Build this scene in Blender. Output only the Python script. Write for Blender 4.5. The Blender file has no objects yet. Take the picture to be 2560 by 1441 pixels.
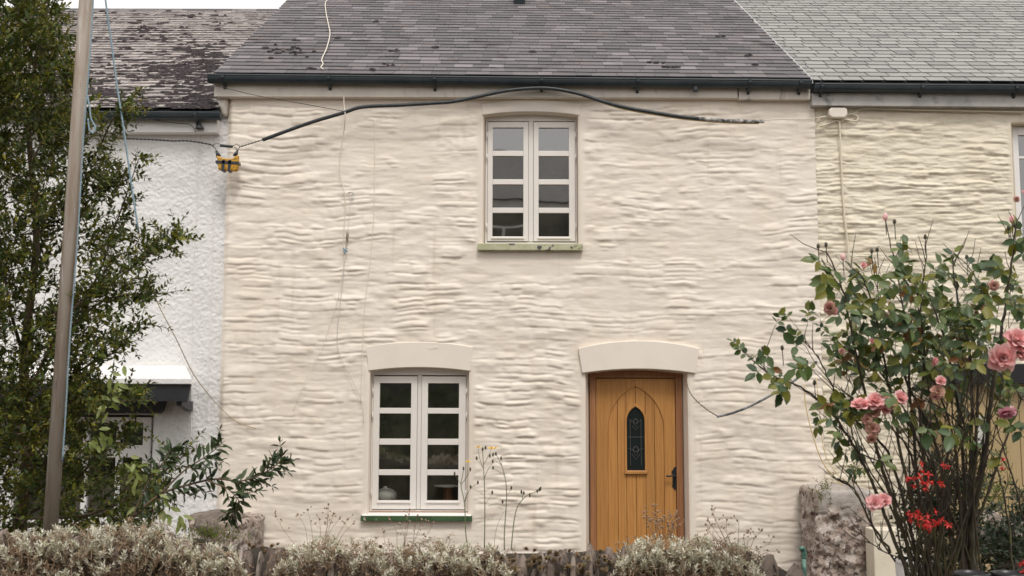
import bpy, math, random
import numpy as np
from mathutils import Vector, Matrix, noise as mnoise
R = math.radians
random.seed(7)
rng = np.random.default_rng(7)
S = bpy.context.scene
COL = S.collection
# ------------------------------------------------------------------ camera
F = 2700.0; PITCH = math.asin(4.0e-5*F); CY = -11.0; CZ = 1.59
cam_d = bpy.data.cameras.new('camera'); cam = bpy.data.objects.new('camera', cam_d); COL.objects.link(cam)
cam.location = (0, CY, CZ); cam.rotation_euler = (math.pi/2+PITCH, R(-0.15), 0)
cam_d.sensor_width = 36; cam_d.lens = 36*F/2560; cam_d.clip_end = 500; cam_d.clip_start = 0.05
cam_d.dof.use_dof = True; cam_d.dof.focus_distance = 10.4; cam_d.dof.aperture_fstop = 4.5
S.camera = cam
# ------------------------------------------------------------------ sky, sun, exposure
SUN_EL, SUN_AZ = 57, 12      # azimuth measured from the street side (-y) towards +x
w = bpy.data.worlds.new('World'); S.world = w; w.use_nodes = True
wn = w.node_tree.nodes; wl = w.node_tree.links; wn.clear()
sky = wn.new('ShaderNodeTexSky'); sky.sky_type = 'NISHITA'; sky.sun_disc = False
sky.sun_elevation = R(SUN_EL); sky.sun_rotation = R(180-SUN_AZ); sky.dust_density = 6; sky.air_density = 1.0; sky.ozone_density = 1
hs = wn.new('ShaderNodeHueSaturation'); hs.inputs['Saturation'].default_value = 0.12
mxw = wn.new('ShaderNodeMix'); mxw.data_type = 'RGBA'; mxw.inputs[0].default_value = 0.8; mxw.inputs[7].default_value = (9.3, 9.0, 8.7, 1)
bg = wn.new('ShaderNodeBackground'); bg.inputs['Strength'].default_value = 0.100
ow = wn.new('ShaderNodeOutputWorld')
wl.new(sky.outputs[0], hs.inputs['Color']); wl.new(hs.outputs[0], mxw.inputs[6]); wl.new(mxw.outputs[2], bg.inputs[0]); wl.new(bg.outputs[0], ow.inputs[0])
sl = bpy.data.lights.new('sun', 'SUN'); sl.energy = 1.15; sl.angle = R(16); sl.color = (1, .955, .89)
so = bpy.data.objects.new('sun', sl); COL.objects.link(so)
e, a = R(SUN_EL), R(SUN_AZ)
sv = Vector((math.sin(a)*math.cos(e), -math.cos(a)*math.cos(e), math.sin(e)))
so.rotation_euler = sv.to_track_quat('Z', 'Y').to_euler(); so.location = (4, -14, 15)
S.view_settings.view_transform = 'Standard'; S.view_settings.look = 'None'; S.view_settings.gamma = 1
S.view_settings.exposure = 0.50; S.view_settings.use_curve_mapping = False
S.cycles.max_bounces = 6; S.cycles.transparent_max_bounces = 6

# ------------------------------------------------------------------ helpers
CP, SP = math.cos(PITCH), math.sin(PITCH)
def at(px, py, y=0.0):
    """where the sight line through a point of the photograph meets the plane at depth y"""
    u = (px-1280)/F; v = (720.5-py)/F
    dy = CP - v*SP; dz = SP + v*CP
    t = (y-CY)/dy
    return Vector((u*t, y, CZ+dz*t))
def X(px, py, y=0.0): return at(px, py, y).x
def Z(py, y=0.0): return at(1280, py, y).z

def tag(o, label=None, cat=None, group=None, kind=None):
    if label: o['label'] = label
    if cat: o['category'] = cat
    if group: o['group'] = group
    if kind: o['kind'] = kind
    return o
def empty(name, loc=(0, 0, 0), label=None, cat=None, group=None):
    o = bpy.data.objects.new(name, None); COL.objects.link(o); o.location = loc; o.empty_display_size = .1
    return tag(o, label, cat, group)
def put(name, me, parent=None, mat=None):
    o = bpy.data.objects.new(name, me); COL.objects.link(o)
    if mat and not me.materials: me.materials.append(mat)
    if parent is not None:
        o.parent = parent
        root = parent
        loc = Vector((0, 0, 0))
        while root is not None:
            loc += root.location; root = root.parent
        o.location = -loc
    return o
class MB:
    def __init__(s): s.v = []; s.f = []
    def add(s, vs, fs):
        b = len(s.v); s.v += [tuple(p) for p in vs]; s.f += [tuple(b+i for i in f) for f in fs]; return s
    def box(s, x0, x1, y0, y1, z0, z1):
        return s.add([(x0,y0,z0),(x1,y0,z0),(x1,y1,z0),(x0,y1,z0),(x0,y0,z1),(x1,y0,z1),(x1,y1,z1),(x0,y1,z1)],
                     [(3,2,1,0),(4,5,6,7),(0,1,5,4),(1,2,6,5),(2,3,7,6),(3,0,4,7)])
    def prism(s, poly, y0, y1):
        """outline in x,z (counter-clockwise seen from the street), between two depths"""
        n = len(poly)
        return s.add([(x, y0, z) for x, z in poly]+[(x, y1, z) for x, z in poly],
                     [tuple(range(n)), tuple(range(2*n-1, n-1, -1))]+[(i, n+i, n+(i+1) % n, (i+1) % n) for i in range(n)])
    def xprism(s, prof, x0, x1, z1off=0.0, cap=True):
        """profile in y,z swept along x; z1off lifts the far end"""
        n = len(prof)
        fs = [(i, (i+1) % n, n+(i+1) % n, n+i) for i in range(n)]
        if cap: fs += [tuple(range(n-1, -1, -1)), tuple(range(n, 2*n))]
        return s.add([(x0, y, z) for y, z in prof]+[(x1, y, z+z1off) for y, z in prof], fs)
    def ribbon(s, inner, outer, y0, y1):
        """band between two outlines of equal length (open), given depth"""
        n = len(inner)
        vs = [(x, y0, z) for x, z in inner]+[(x, y0, z) for x, z in outer]+[(x, y1, z) for x, z in inner]+[(x, y1, z) for x, z in outer]
        fs = []
        for i in range(n-1):
            fs += [(i, i+1, n+i+1, n+i), (2*n+i, 3*n+i, 3*n+i+1, 2*n+i+1), (i, 2*n+i, 2*n+i+1, i+1), (n+i, n+i+1, 3*n+i+1, 3*n+i)]
        fs += [(0, n, 3*n, 2*n), (n-1, 3*n-1, 4*n-1, 2*n-1)]
        return s.add(vs, fs)
    def tube(s, pts, r, n=6, cap=True):
        pts = [Vector(p) for p in pts]; m = len(pts)
        rs = r if hasattr(r, '__len__') else [r]*m
        b = len(s.v); ref = Vector((.13, .97, .21))
        for i, p in enumerate(pts):
            t = (pts[min(i+1, m-1)]-pts[max(i-1, 0)])
            if t.length < 1e-9: t = Vector((0, 0, 1))
            t.normalize(); q = t.cross(ref)
            if q.length < .1: q = t.cross(Vector((1, 0, 0)))
            q.normalize(); k = t.cross(q)
            for j in range(n):
                c = 2*math.pi*j/n; s.v.append(tuple(p+(q*math.cos(c)+k*math.sin(c))*rs[i]))
        for i in range(m-1):
            for j in range(n):
                s.f.append((b+i*n+j, b+i*n+(j+1) % n, b+(i+1)*n+(j+1) % n, b+(i+1)*n+j))
        if cap:
            s.f.append(tuple(b+j for j in range(n-1, -1, -1))); s.f.append(tuple(b+(m-1)*n+j for j in range(n)))
        return s
    def lathe(s, prof, c=(0, 0, 0), n=20):
        b = len(s.v)
        for r, z in prof:
            for j in range(n):
                q = 2*math.pi*j/n; s.v.append((c[0]+r*math.cos(q), c[1]+r*math.sin(q), c[2]+z))
        for i in range(len(prof)-1):
            for j in range(n):
                s.f.append((b+i*n+j, b+i*n+(j+1) % n, b+(i+1)*n+(j+1) % n, b+(i+1)*n+j))
        return s
    def blob(s, c, r, seed=0, amp=.25, sub=2, freq=1.4):
        """an uneven lump, axis radii r"""
        nu, nv = (10, 6) if sub <= 1 else (16, 10) if sub == 2 else (30, 20)
        b = len(s.v)
        for i in range(nv+1):
            th = math.pi*i/nv
            for j in range(nu):
                ph = 2*math.pi*j/nu
                d = Vector((math.sin(th)*math.cos(ph), math.sin(th)*math.sin(ph), math.cos(th)))
                k = 1+amp*mnoise.noise(d*freq+Vector((seed*3.7, seed*1.3, 0)))*1.6
                s.v.append((c[0]+d.x*r[0]*k, c[1]+d.y*r[1]*k, c[2]+d.z*r[2]*k))
        for i in range(nv):
            for j in range(nu):
                s.f.append((b+i*nu+j, b+(i+1)*nu+j, b+(i+1)*nu+(j+1) % nu, b+i*nu+(j+1) % nu))
        return s
    def mesh(s, name, mat=None, smooth=False):
        me = bpy.data.meshes.new(name); me.from_pydata(s.v, [], s.f)
        if mat: me.materials.append(mat)
        if smooth: me.polygons.foreach_set('use_smooth', [True]*len(me.polygons))
        me.update(); return me
    def build(s, name, mat, parent=None, smooth=False, bevel=0, label=None, kind=None):
        o = put(name, s.mesh(name, mat, smooth), parent)
        if bevel:
            m = o.modifiers.new('bevel', 'BEVEL'); m.width = bevel; m.segments = 2; m.limit_method = 'ANGLE'; m.angle_limit = R(40)
            m.harden_normals = False
        return tag(o, label, kind=kind)
def np_mesh(name, V, loops, sizes, mat, smooth=False):
    me = bpy.data.meshes.new(name)
    V = np.asarray(V, dtype=np.float32).reshape(-1, 3); loops = np.asarray(loops, dtype=np.int32).ravel(); sizes = np.asarray(sizes, dtype=np.int32)
    me.vertices.add(len(V)); me.vertices.foreach_set('co', V.ravel())
    me.loops.add(len(loops)); me.loops.foreach_set('vertex_index', loops)
    me.polygons.add(len(sizes)); st = np.concatenate([[0], np.cumsum(sizes)[:-1]]).astype(np.int32)
    me.polygons.foreach_set('loop_start', st); me.polygons.foreach_set('loop_total', sizes)
    if smooth: me.polygons.foreach_set('use_smooth', np.ones(len(sizes), dtype=bool))
    me.materials.append(mat); me.update(calc_edges=True); me.validate(); return me
def smooth_path(pts, n=6):
    """Catmull-Rom through the points"""
    P = [Vector(p) for p in pts]; P = [P[0]*2-P[1]]+P+[P[-1]*2-P[-2]]; out = []
    for i in range(1, len(P)-2):
        for k in range(n):
            t = k/n; a_, b_, c_, d_ = P[i-1], P[i], P[i+1], P[i+2]
            out.append(.5*((2*b_)+(c_-a_)*t+(2*a_-5*b_+4*c_-d_)*t*t+(3*b_-a_-3*c_+d_)*t**3))
    out.append(P[-2]); return out

# ------------------------------------------------------------------ materials
def mat(name, col, rough=.6, var=0.0, scale=8, stretch=(1, 1, 1), col2=None, bump=0, bscale=60, rand=0.0, island=False, spec=.5, metal=0,
        patches=None, trans=0, detail=5, streak=None):
    m = bpy.data.materials.new(name); m.use_nodes = True
    nt = m.node_tree; N = nt.nodes; L = nt.links; bs = N['Principled BSDF']
    bs.inputs['Roughness'].default_value = rough; bs.inputs['Metallic'].default_value = metal
    bs.inputs['Specular IOR Level'].default_value = spec
    geo = N.new('ShaderNodeNewGeometry')
    mp = N.new('ShaderNodeMapping'); mp.inputs['Scale'].default_value = stretch; L.new(geo.outputs['Position'], mp.inputs[0])
    cur = None
    base = N.new('ShaderNodeRGB'); base.outputs[0].default_value = (*col, 1); cur = base.outputs[0]
    def mix(fac, a_, b_, mode='MIX'):
        q = N.new('ShaderNodeMix'); q.data_type = 'RGBA'; q.blend_type = mode
        for k, v in ((0, fac), (6, a_), (7, b_)):
            if hasattr(v, 'links'): L.new(v, q.inputs[k])
            elif isinstance(v, (int, float)): q.inputs[k].default_value = v
            else: q.inputs[k].default_value = (*v, 1)
        return q.outputs[2]
    def ramp(src, p0, p1):
        r_ = N.new('ShaderNodeMapRange'); r_.inputs[1].default_value = p0; r_.inputs[2].default_value = p1; r_.interpolation_type = 'SMOOTHSTEP'
        L.new(src, r_.inputs[0]); return r_.outputs[0]
    def nz(sc, det=detail, mapping=mp, rough_=.6):
        t = N.new('ShaderNodeTexNoise'); t.inputs['Scale'].default_value = sc; t.inputs['Detail'].default_value = det; t.inputs['Roughness'].default_value = rough_
        L.new(mapping.outputs[0], t.inputs[0]); return t.outputs['Fac']
    if rand or island:
        oi = N.new('ShaderNodeObjectInfo'); ad = N.new('ShaderNodeMath'); ad.operation = 'ADD'
        L.new(oi.outputs['Random'], ad.inputs[0]); L.new(geo.outputs['Random Per Island'], ad.inputs[1])
        fr = N.new('ShaderNodeMath'); fr.operation = 'FRACT'; L.new(ad.outputs[0], fr.inputs[0]); rnd = fr.outputs[0]
        m['_r'] = 1
        if island:
            cr = N.new('ShaderNodeValToRGB'); cr.color_ramp.interpolation = 'LINEAR'
            els = cr.color_ramp.elements
            for i, (p, c) in enumerate(island):
                el = els[i] if i < 2 else els.new(p)
                el.position = p; el.color = (*c, 1)
            L.new(rnd, cr.inputs[0]); cur = cr.outputs[0]
        if rand:
            mr = N.new('ShaderNodeMapRange'); mr.inputs[3].default_value = 1-rand; mr.inputs[4].default_value = 1+rand
            L.new(rnd, mr.inputs[0])
            cc = N.new('ShaderNodeCombineColor')
            for k in range(3): L.new(mr.outputs[0], cc.inputs[k])
            cur = mix(1.0, cur, cc.outputs[0], 'MULTIPLY')
    if col2 is not None or var:
        c2 = col2 if col2 is not None else tuple(max(0, c*(1-var)) for c in col)
        cur = mix(ramp(nz(scale), .38, .66), cur, c2)
    for (pc, psc, p0, p1) in (patches or []):
        cur = mix(ramp(nz(psc, 7), p0, p1), cur, pc)
    if streak:
        mp2 = N.new('ShaderNodeMapping'); mp2.inputs['Scale'].default_value = (7, 7, .55); L.new(geo.outputs['Position'], mp2.inputs[0])
        cur = mix(ramp(nz(1.0, 6, mp2), streak[1], streak[2]), cur, streak[0])
    L.new(cur, bs.inputs['Base Color'])
    if bump:
        bp = N.new('ShaderNodeBump'); bp.inputs['Strength'].default_value = 1; bp.inputs['Distance'].default_value = bump
        L.new(nz(bscale, 4), bp.inputs['Height']); L.new(bp.outputs[0], bs.inputs['Normal'])
    if trans:
        tr = N.new('ShaderNodeBsdfTranslucent'); ms = N.new('ShaderNodeMixShader'); ms.inputs[0].default_value = trans
        L.new(cur, tr.inputs[0]); out = N['Material Output']
        L.new(bs.outputs[0], ms.inputs[1]); L.new(tr.outputs[0], ms.inputs[2]); L.new(ms.outputs[0], out.inputs[0])
    return m
M = {}
M['cream'] = mat('cream_masonry_paint', (.82, .742, .655), .62, col2=(.79, .70, .60), scale=1.6, bump=.0012, bscale=130,
                 patches=[((.74, .63, .50), 4.0, .60, .80), ((.62, .55, .45), 19, .70, .76)], streak=((.715, .625, .52), .56, .78))
M['cream_flat'] = mat('cream_smooth_paint', (.82, .748, .665), .6, col2=(.79, .712, .625), scale=3, bump=.0006, bscale=60)
M['cream_old'] = mat('yellowed_cream_paint', (.76, .69, .565), .7, col2=(.71, .635, .50), scale=3.0, bump=.003, bscale=70,
                     patches=[((.56, .49, .36), 7.0, .66, .80)])
M['white_render'] = mat('white_roughcast', (.80, .79, .78), .75, col2=(.74, .73, .72), scale=2, bump=.006, bscale=42, detail=3)
M['white_plain'] = mat('white_paint', (.82, .80, .78), .5, var=.05, scale=4)
M['frame_paint'] = mat('window_frame_paint', (.80, .755, .71), .38, var=.03, scale=6)
M['upvc'] = mat('white_plastic', (.82, .80, .79), .3)
M['slate'] = mat('dark_slate', (.1, .1, .1), .6, island=[(0, (.075, .070, .075)), (.5, (.105, .094, .099)), (.85, (.14, .125, .131)), (1, (.21, .192, .20))],
                 patches=[((.135, .108, .100), 3.2, .55, .72), ((.055, .045, .045), 2.1, .56, .72), ((.34, .27, .22), 13, .70, .78)], bump=.002, bscale=60)
M['slate_pale'] = mat('lichened_pale_slate', (.3, .3, .3), .8, island=[(0, (.20, .175, .17)), (.5, (.30, .265, .255)), (1, (.42, .38, .36))],
                      patches=[((.12, .10, .10), 9, .52, .66), ((.44, .40, .37), 12, .56, .66), ((.06, .05, .05), 22, .58, .70)], bump=.004, bscale=60)
M['slate_grey'] = mat('grey_green_slate', (.3, .3, .3), .45, island=[(0, (.20, .197, .187)), (.5, (.24, .236, .224)), (.92, (.28, .274, .26)), (1, (.155, .153, .152))],
                      patches=[((.22, .22, .215), 1.6, .58, .75)], bump=.001, bscale=60)
M['underlay'] = mat('dark_roof_underlay', (.02, .02, .022), .9)
M['moss'] = mat('dark_moss', (.028, .022, .026), .95, col2=(.06, .046, .045), scale=30, bump=.01, bscale=120)
M['gutter'] = mat('dark_gutter_plastic', (.022, .032, .040), .42, col2=(.035, .045, .052), scale=4)
M['fascia_old'] = mat('stained_fascia_paint', (.62, .57, .51), .6, col2=(.70, .64, .57), scale=5, stretch=(1, 1, .3), patches=[((.16, .15, .13), 6, .60, .78)])
M['fascia_grey'] = mat('weathered_grey_fascia', (.46, .44, .42), .7, col2=(.35, .34, .33), scale=4, patches=[((.10, .10, .10), 5, .52, .75)])
M['dark_fill'] = mat('dark_paint_and_eave_shade', (.035, .037, .042), .5, var=.2, scale=9)  # dark paint of real parts; on the eave boards it doubles as contact shadow
M['rubber'] = mat('black_cable_sleeve', (.022, .028, .032), .45, col2=(.04, .045, .048), scale=12)
M['rubber_worn'] = mat('paint_splashed_sleeve', (.04, .045, .05), .6, col2=(.55, .53, .50), scale=22, detail=8)
M['sleeve_grey'] = mat('grey_painted_sleeve', (.30, .31, .32), .6, col2=(.07, .075, .08), scale=14, detail=8)
M['wire'] = mat('dark_twisted_wire', (.05, .045, .045), .6)
M['wire_pale'] = mat('cream_painted_wire', (.72, .66, .57), .6)
M['wire_grey'] = mat('pale_grey_wire', (.55, .54, .51), .6)
M['copper'] = mat('brown_wire', (.20, .15, .12), .5)
M['yellow_tape'] = mat('yellow_tape', (.62, .33, .02), .45, col2=(.30, .14, .01), scale=45, patches=[((.75, .48, .08), 60, .6, .7)], bump=.004, bscale=60)
M['black_tape'] = mat('black_tape', (.03, .035, .045), .4)
M['steel'] = mat('galvanised_steel', (.33, .285, .24), .62, metal=.0, col2=(.235, .175, .13), scale=3.5, stretch=(7, 7, .5), patches=[((.46, .44, .42), 5, .56, .70), ((.10, .08, .07), 12, .66, .72)], bump=.0008, bscale=90)
M['rope_blue'] = mat('blue_rope', (.16, .26, .33), .8, col2=(.35, .45, .50), scale=120)
M['rope_tan'] = mat('tan_string', (.50, .38, .24), .8)
M['rope_yellow'] = mat('yellow_string', (.66, .50, .24), .8)
M['sill_green'] = mat('chipped_green_sill_paint', (.055, .115, .045), .5, col2=(.035, .075, .03), scale=9, patches=[((.50, .45, .36), 16, .62, .66)], detail=8)
M['sill_old'] = mat('flaking_sill_paint', (.42, .42, .26), .7, col2=(.52, .50, .36), scale=10, patches=[((.07, .07, .07), 9, .565, .60)], detail=8)
def wood(name, c1, c2, rough=.42):
    m = bpy.data.materials.new(name); m.use_nodes = True; nt = m.node_tree; N = nt.nodes; L = nt.links; bs = N['Principled BSDF']
    geo = N.new('ShaderNodeNewGeometry'); mp = N.new('ShaderNodeMapping'); mp.inputs['Scale'].default_value = (60, 60, 2.2)
    oi = N.new('ShaderNodeObjectInfo'); va = N.new('ShaderNodeVectorMath'); va.operation = 'ADD'
    L.new(geo.outputs['Position'], va.inputs[0])
    sc = N.new('ShaderNodeMath'); sc.operation = 'MULTIPLY'; sc.inputs[1].default_value = 7; L.new(oi.outputs['Random'], sc.inputs[0]); L.new(sc.outputs[0], va.inputs[1])
    L.new(va.outputs[0], mp.inputs[0])
    t = N.new('ShaderNodeTexNoise'); t.inputs['Scale'].default_value = 1; t.inputs['Detail'].default_value = 6; t.inputs['Distortion'].default_value = .6; L.new(mp.outputs[0], t.inputs[0])
    cr = N.new('ShaderNodeValToRGB'); cr.color_ramp.elements[0].position = .3; cr.color_ramp.elements[1].position = .72
    cr.color_ramp.elements[0].color = (*c2, 1); cr.color_ramp.elements[1].color = (*c1, 1); L.new(t.outputs['Fac'], cr.inputs[0])
    mr = N.new('ShaderNodeMapRange'); mr.inputs[3].default_value = .9; mr.inputs[4].default_value = 1.08; L.new(oi.outputs['Random'], mr.inputs[0])
    hv = N.new('ShaderNodeHueSaturation'); L.new(mr.outputs[0], hv.inputs['Value']); L.new(cr.outputs[0], hv.inputs['Color'])
    L.new(hv.outputs[0], bs.inputs['Base Color']); bs.inputs['Roughness'].default_value = rough
    bp = N.new('ShaderNodeBump'); bp.inputs['Distance'].default_value = .0006; L.new(t.outputs['Fac'], bp.inputs['Height']); L.new(bp.outputs[0], bs.inputs['Normal'])
    return m
M['oak'] = wood('varnished_oak', (.55, .275, .085), (.39, .175, .048))
M['oak_dark'] = wood('weathered_oak_frame', (.40, .185, .075), (.24, .10, .04), .6)
M['tan_plank'] = wood('tan_painted_boards', (.50, .375, .20), (.41, .30, .155), .6)
M['iron'] = mat('black_iron', (.012, .012, .014), .45)
M['lead'] = mat('lead_came', (.085, .085, .085), .6)
def glass(name, tint=(.012, .012, .010), ior=1.9, rough=.02, see=0.35):
    m = bpy.data.materials.new(name); m.use_nodes = True; nt = m.node_tree; N = nt.nodes; L = nt.links; bs = N['Principled BSDF']
    bs.inputs['Base Color'].default_value = (*tint, 1); bs.inputs['Roughness'].default_value = rough; bs.inputs['IOR'].default_value = ior
    geo = N.new('ShaderNodeNewGeometry'); t = N.new('ShaderNodeTexNoise'); t.inputs['Scale'].default_value = 2.5; t.inputs['Detail'].default_value = 1
    L.new(geo.outputs['Position'], t.inputs[0]); bp = N.new('ShaderNodeBump'); bp.inputs['Distance'].default_value = .0013; L.new(t.outputs['Fac'], bp.inputs['Height'])
    L.new(bp.outputs[0], bs.inputs['Normal'])
    if see:
        tr = N.new('ShaderNodeBsdfTransparent'); tr.inputs[0].default_value = (.75, .76, .72, 1)
        ms = N.new('ShaderNodeMixShader'); gl = N.new('ShaderNodeBsdfGlossy'); gl.inputs['Roughness'].default_value = rough; L.new(bp.outputs[0], gl.inputs['Normal'])
        fr = N.new('ShaderNodeFresnel'); io = N.new('ShaderNodeMapRange'); io.inputs[3].default_value = ior; io.inputs[4].default_value = 1/ior
        L.new(geo.outputs['Backfacing'], io.inputs[0]); L.new(io.outputs[0], fr.inputs['IOR'])
        L.new(fr.outputs[0], ms.inputs[0]); L.new(tr.outputs[0], ms.inputs[1]); L.new(gl.outputs[0], ms.inputs[2]); L.new(ms.outputs[0], N['Material Output'].inputs[0])
    return m
M['glass'] = glass('window_glass', ior=3.3)
M['glass_door'] = glass('dark_leaded_glass', tint=(.015, .020, .020), ior=1.5, rough=.15, see=0)
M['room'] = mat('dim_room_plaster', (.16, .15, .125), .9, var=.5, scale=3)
M['blind'] = mat('grey_fabric_blind', (.42, .42, .42), .9)
M['opp'] = mat('grey_slate_hung_wall', (.10, .095, .08), .7, var=.3, scale=3)
M['opp_hedge'] = mat('dark_hedge', (.025, .035, .015), .9, col2=(.06, .075, .03), scale=6)
M['soil'] = mat('garden_soil', (.11, .085, .06), .95, var=.4, scale=3, bump=.02, bscale=12)
M['stone_hedge'] = mat('brown_hedge_stone', (.2, .2, .2), .85, island=[(0, (.11, .08, .065)), (.35, (.19, .145, .12)), (.7, (.27, .215, .18)), (1, (.38, .32, .28))],
                       patches=[((.05, .04, .032), 26, .50, .64), ((.36, .32, .27), 40, .62, .70), ((.16, .16, .07), 18, .66, .74)], bump=.006, bscale=70, stretch=(1, 1, .5))
M['hedge_core'] = mat('dark_hedge_earth', (.035, .026, .018), .95, var=.4, scale=9, bump=.02, bscale=30)
M['pier'] = mat('crumbling_mortar_and_stone', (.43, .36, .31), .9, col2=(.27, .20, .165), scale=14, patches=[((.52, .46, .42), 9, .52, .60), ((.11, .08, .065), 17, .53, .60), ((.33, .15, .09), 3.1, .64, .70)], bump=.02, bscale=38, detail=8)
M['pier_top'] = mat('smooth_grey_mortar', (.42, .38, .35), .9, col2=(.34, .30, .27), scale=7, patches=[((.15, .12, .10), 22, .64, .70)], bump=.006, bscale=50)
M['brown_stone'] = mat('dark_brown_boulder', (.13, .10, .085), .9, col2=(.22, .18, .15), scale=14, bump=.01, bscale=50)
def leafm(name, cols, rough=.42, trans=.22, spec=.45):
    return mat(name, cols[0], rough, island=[(i/(len(cols)-1), c) for i, c in enumerate(cols)], trans=trans, spec=spec)
M['privet'] = leafm('privet_leaf', [(.032, .055, .014), (.068, .100, .018), (.13, .155, .022), (.042, .070, .022), (.10, .12, .020), (.25, .235, .03)], .45, .26, .3)
M['privet_new'] = leafm('pale_new_leaf', [(.17, .22, .05), (.26, .31, .09), (.36, .40, .17)], .45, .35)
M['privet_near'] = leafm('dark_glossy_leaf', [(.026, .046, .018), (.044, .072, .026), (.070, .100, .034)], .40)
M['bud'] = leafm('yellow_bud', [(.26, .22, .03), (.42, .32, .04), (.20, .20, .04)], .6)
M['twig'] = mat('brown_twig', (.13, .085, .05), .8, col2=(.09, .075, .045), scale=20)
M['rose_leaf'] = leafm('rose_leaf', [(.030, .058, .024), (.054, .094, .028), (.088, .135, .026), (.10, .155, .08), (.15, .175, .028), (.22, .205, .03), (.068, .108, .028)], .42)
M['rose_leaf_dry'] = leafm('rusty_rose_leaf', [(.30, .13, .05), (.22, .10, .04), (.36, .24, .07)], .6)
M['cane'] = mat('dark_rose_cane', (.055, .045, .022), .6, col2=(.04, .028, .022), scale=14, patches=[((.10, .095, .03), 6, .55, .7)])
M['petal'] = mat('salmon_pink_petal', (.80, .25, .24), .6, island=[(0, (.90, .43, .43)), (.5, (.95, .58, .57)), (1, (.96, .70, .69))], trans=.35)
M['petal_cool'] = mat('cool_pink_petal', (.80, .25, .24), .6, island=[(0, (.74, .32, .42)), (.5, (.84, .46, .54)), (1, (.88, .62, .66))], trans=.3)
M['petal_old'] = mat('faded_petal', (.6, .3, .25), .7, island=[(0, (.55, .27, .22)), (.5, (.66, .36, .32)), (1, (.50, .36, .22))], trans=.3)
M['fuchsia'] = mat('red_fuchsia_petal', (.60, .02, .02), .5, island=[(0, (.50, .015, .02)), (1, (.76, .06, .04))], trans=.2)
M['silver'] = leafm('silver_leaf', [(.54, .53, .39), (.76, .74, .62), (.86, .84, .75), (.68, .64, .49), (.42, .41, .28)], .8, .15, .2)
M['dry'] = leafm('dry_brown_litter', [(.32, .22, .14), (.44, .33, .23), (.18, .12, .075), (.52, .40, .28)], .9, .1, .1)
M['seed'] = mat('dry_seed_head', (.38, .27, .19), .9, col2=(.26, .16, .11), scale=60)
M['leek'] = mat('houseleek_leaf', (.2, .2, .1), .6, island=[(0, (.14, .14, .06)), (.4, (.27, .18, .10)), (.7, (.36, .22, .14)), (1, (.20, .20, .10))])
M['yellow'] = mat('yellow_petal', (.85, .56, .03), .5)
M['stem_green'] = mat('green_stem', (.16, .18, .08), .6)
M['bud_dark'] = mat('dark_flower_bud', (.07, .065, .04), .7)
M['green_pipe'] = mat('green_pipe', (.015, .07, .055), .45, col2=(.12, .25, .19), scale=12)
M['fuchsia_leaf'] = leafm('dark_fuchsia_leaf', [(.015, .028, .014), (.025, .045, .020), (.040, .062, .024)], .4)
M['lime_leaf'] = leafm('lime_green_leaf', [(.11, .15, .025), (.19, .22, .04), (.07, .10, .02)], .5, .3)
M['log'] = mat('weathered_log', (.42, .36, .30), .85, col2=(.20, .15, .12), scale=6, stretch=(.4, 4, 4), bump=.01, bscale=40)
M['black_pot'] = mat('black_plastic_pot', (.015, .015, .017), .35)
M['pot_soil'] = M['soil']

# ------------------------------------------------------------------ relief helpers (numpy)
def vnoise(x, y, seed=0):
    xi = np.floor(x).astype(np.int64); yi = np.floor(y).astype(np.int64); xf = x-xi; yf = y-yi
    def h(a_, b_):
        n = (a_*374761393 + b_*668265263 + seed*974634777) & 0xffffffff
        n = ((n ^ (n >> 13))*1274126177) & 0xffffffff
        return ((n ^ (n >> 16)) & 0xffff)/65535.0
    u = xf*xf*(3-2*xf); v = yf*yf*(3-2*yf)
    return (h(xi, yi)*(1-u)+h(xi+1, yi)*u)*(1-v)+(h(xi, yi+1)*(1-u)+h(xi+1, yi+1)*u)*v
def fbm(x, y, seed=0, o=4, g=.5):
    s_ = 0; a_ = 1; t = 0
    for k in range(o):
        s_ = s_+a_*vnoise(x*2**k+k*17.3, y*2**k+k*9.1, seed+k); t += a_; a_ *= g
    return s_/t-.5
def sstep(a_, b_, x):
    t = np.clip((x-a_)/(b_-a_), 0, 1); return t*t*(3-2*t)
def blur(H, sx, sz):
    for ax, s_ in ((1, sx), (0, sz)):
        n = int(3*s_)+1; k = np.exp(-.5*(np.arange(-n, n+1)/s_)**2); k /= k.sum()
        P_ = np.pad(H, [(n, n) if i == ax else (0, 0) for i in range(2)], mode='edge')
        H = np.apply_along_axis(lambda r_: np.convolve(r_, k, 'valid'), ax, P_)
    return H
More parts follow.
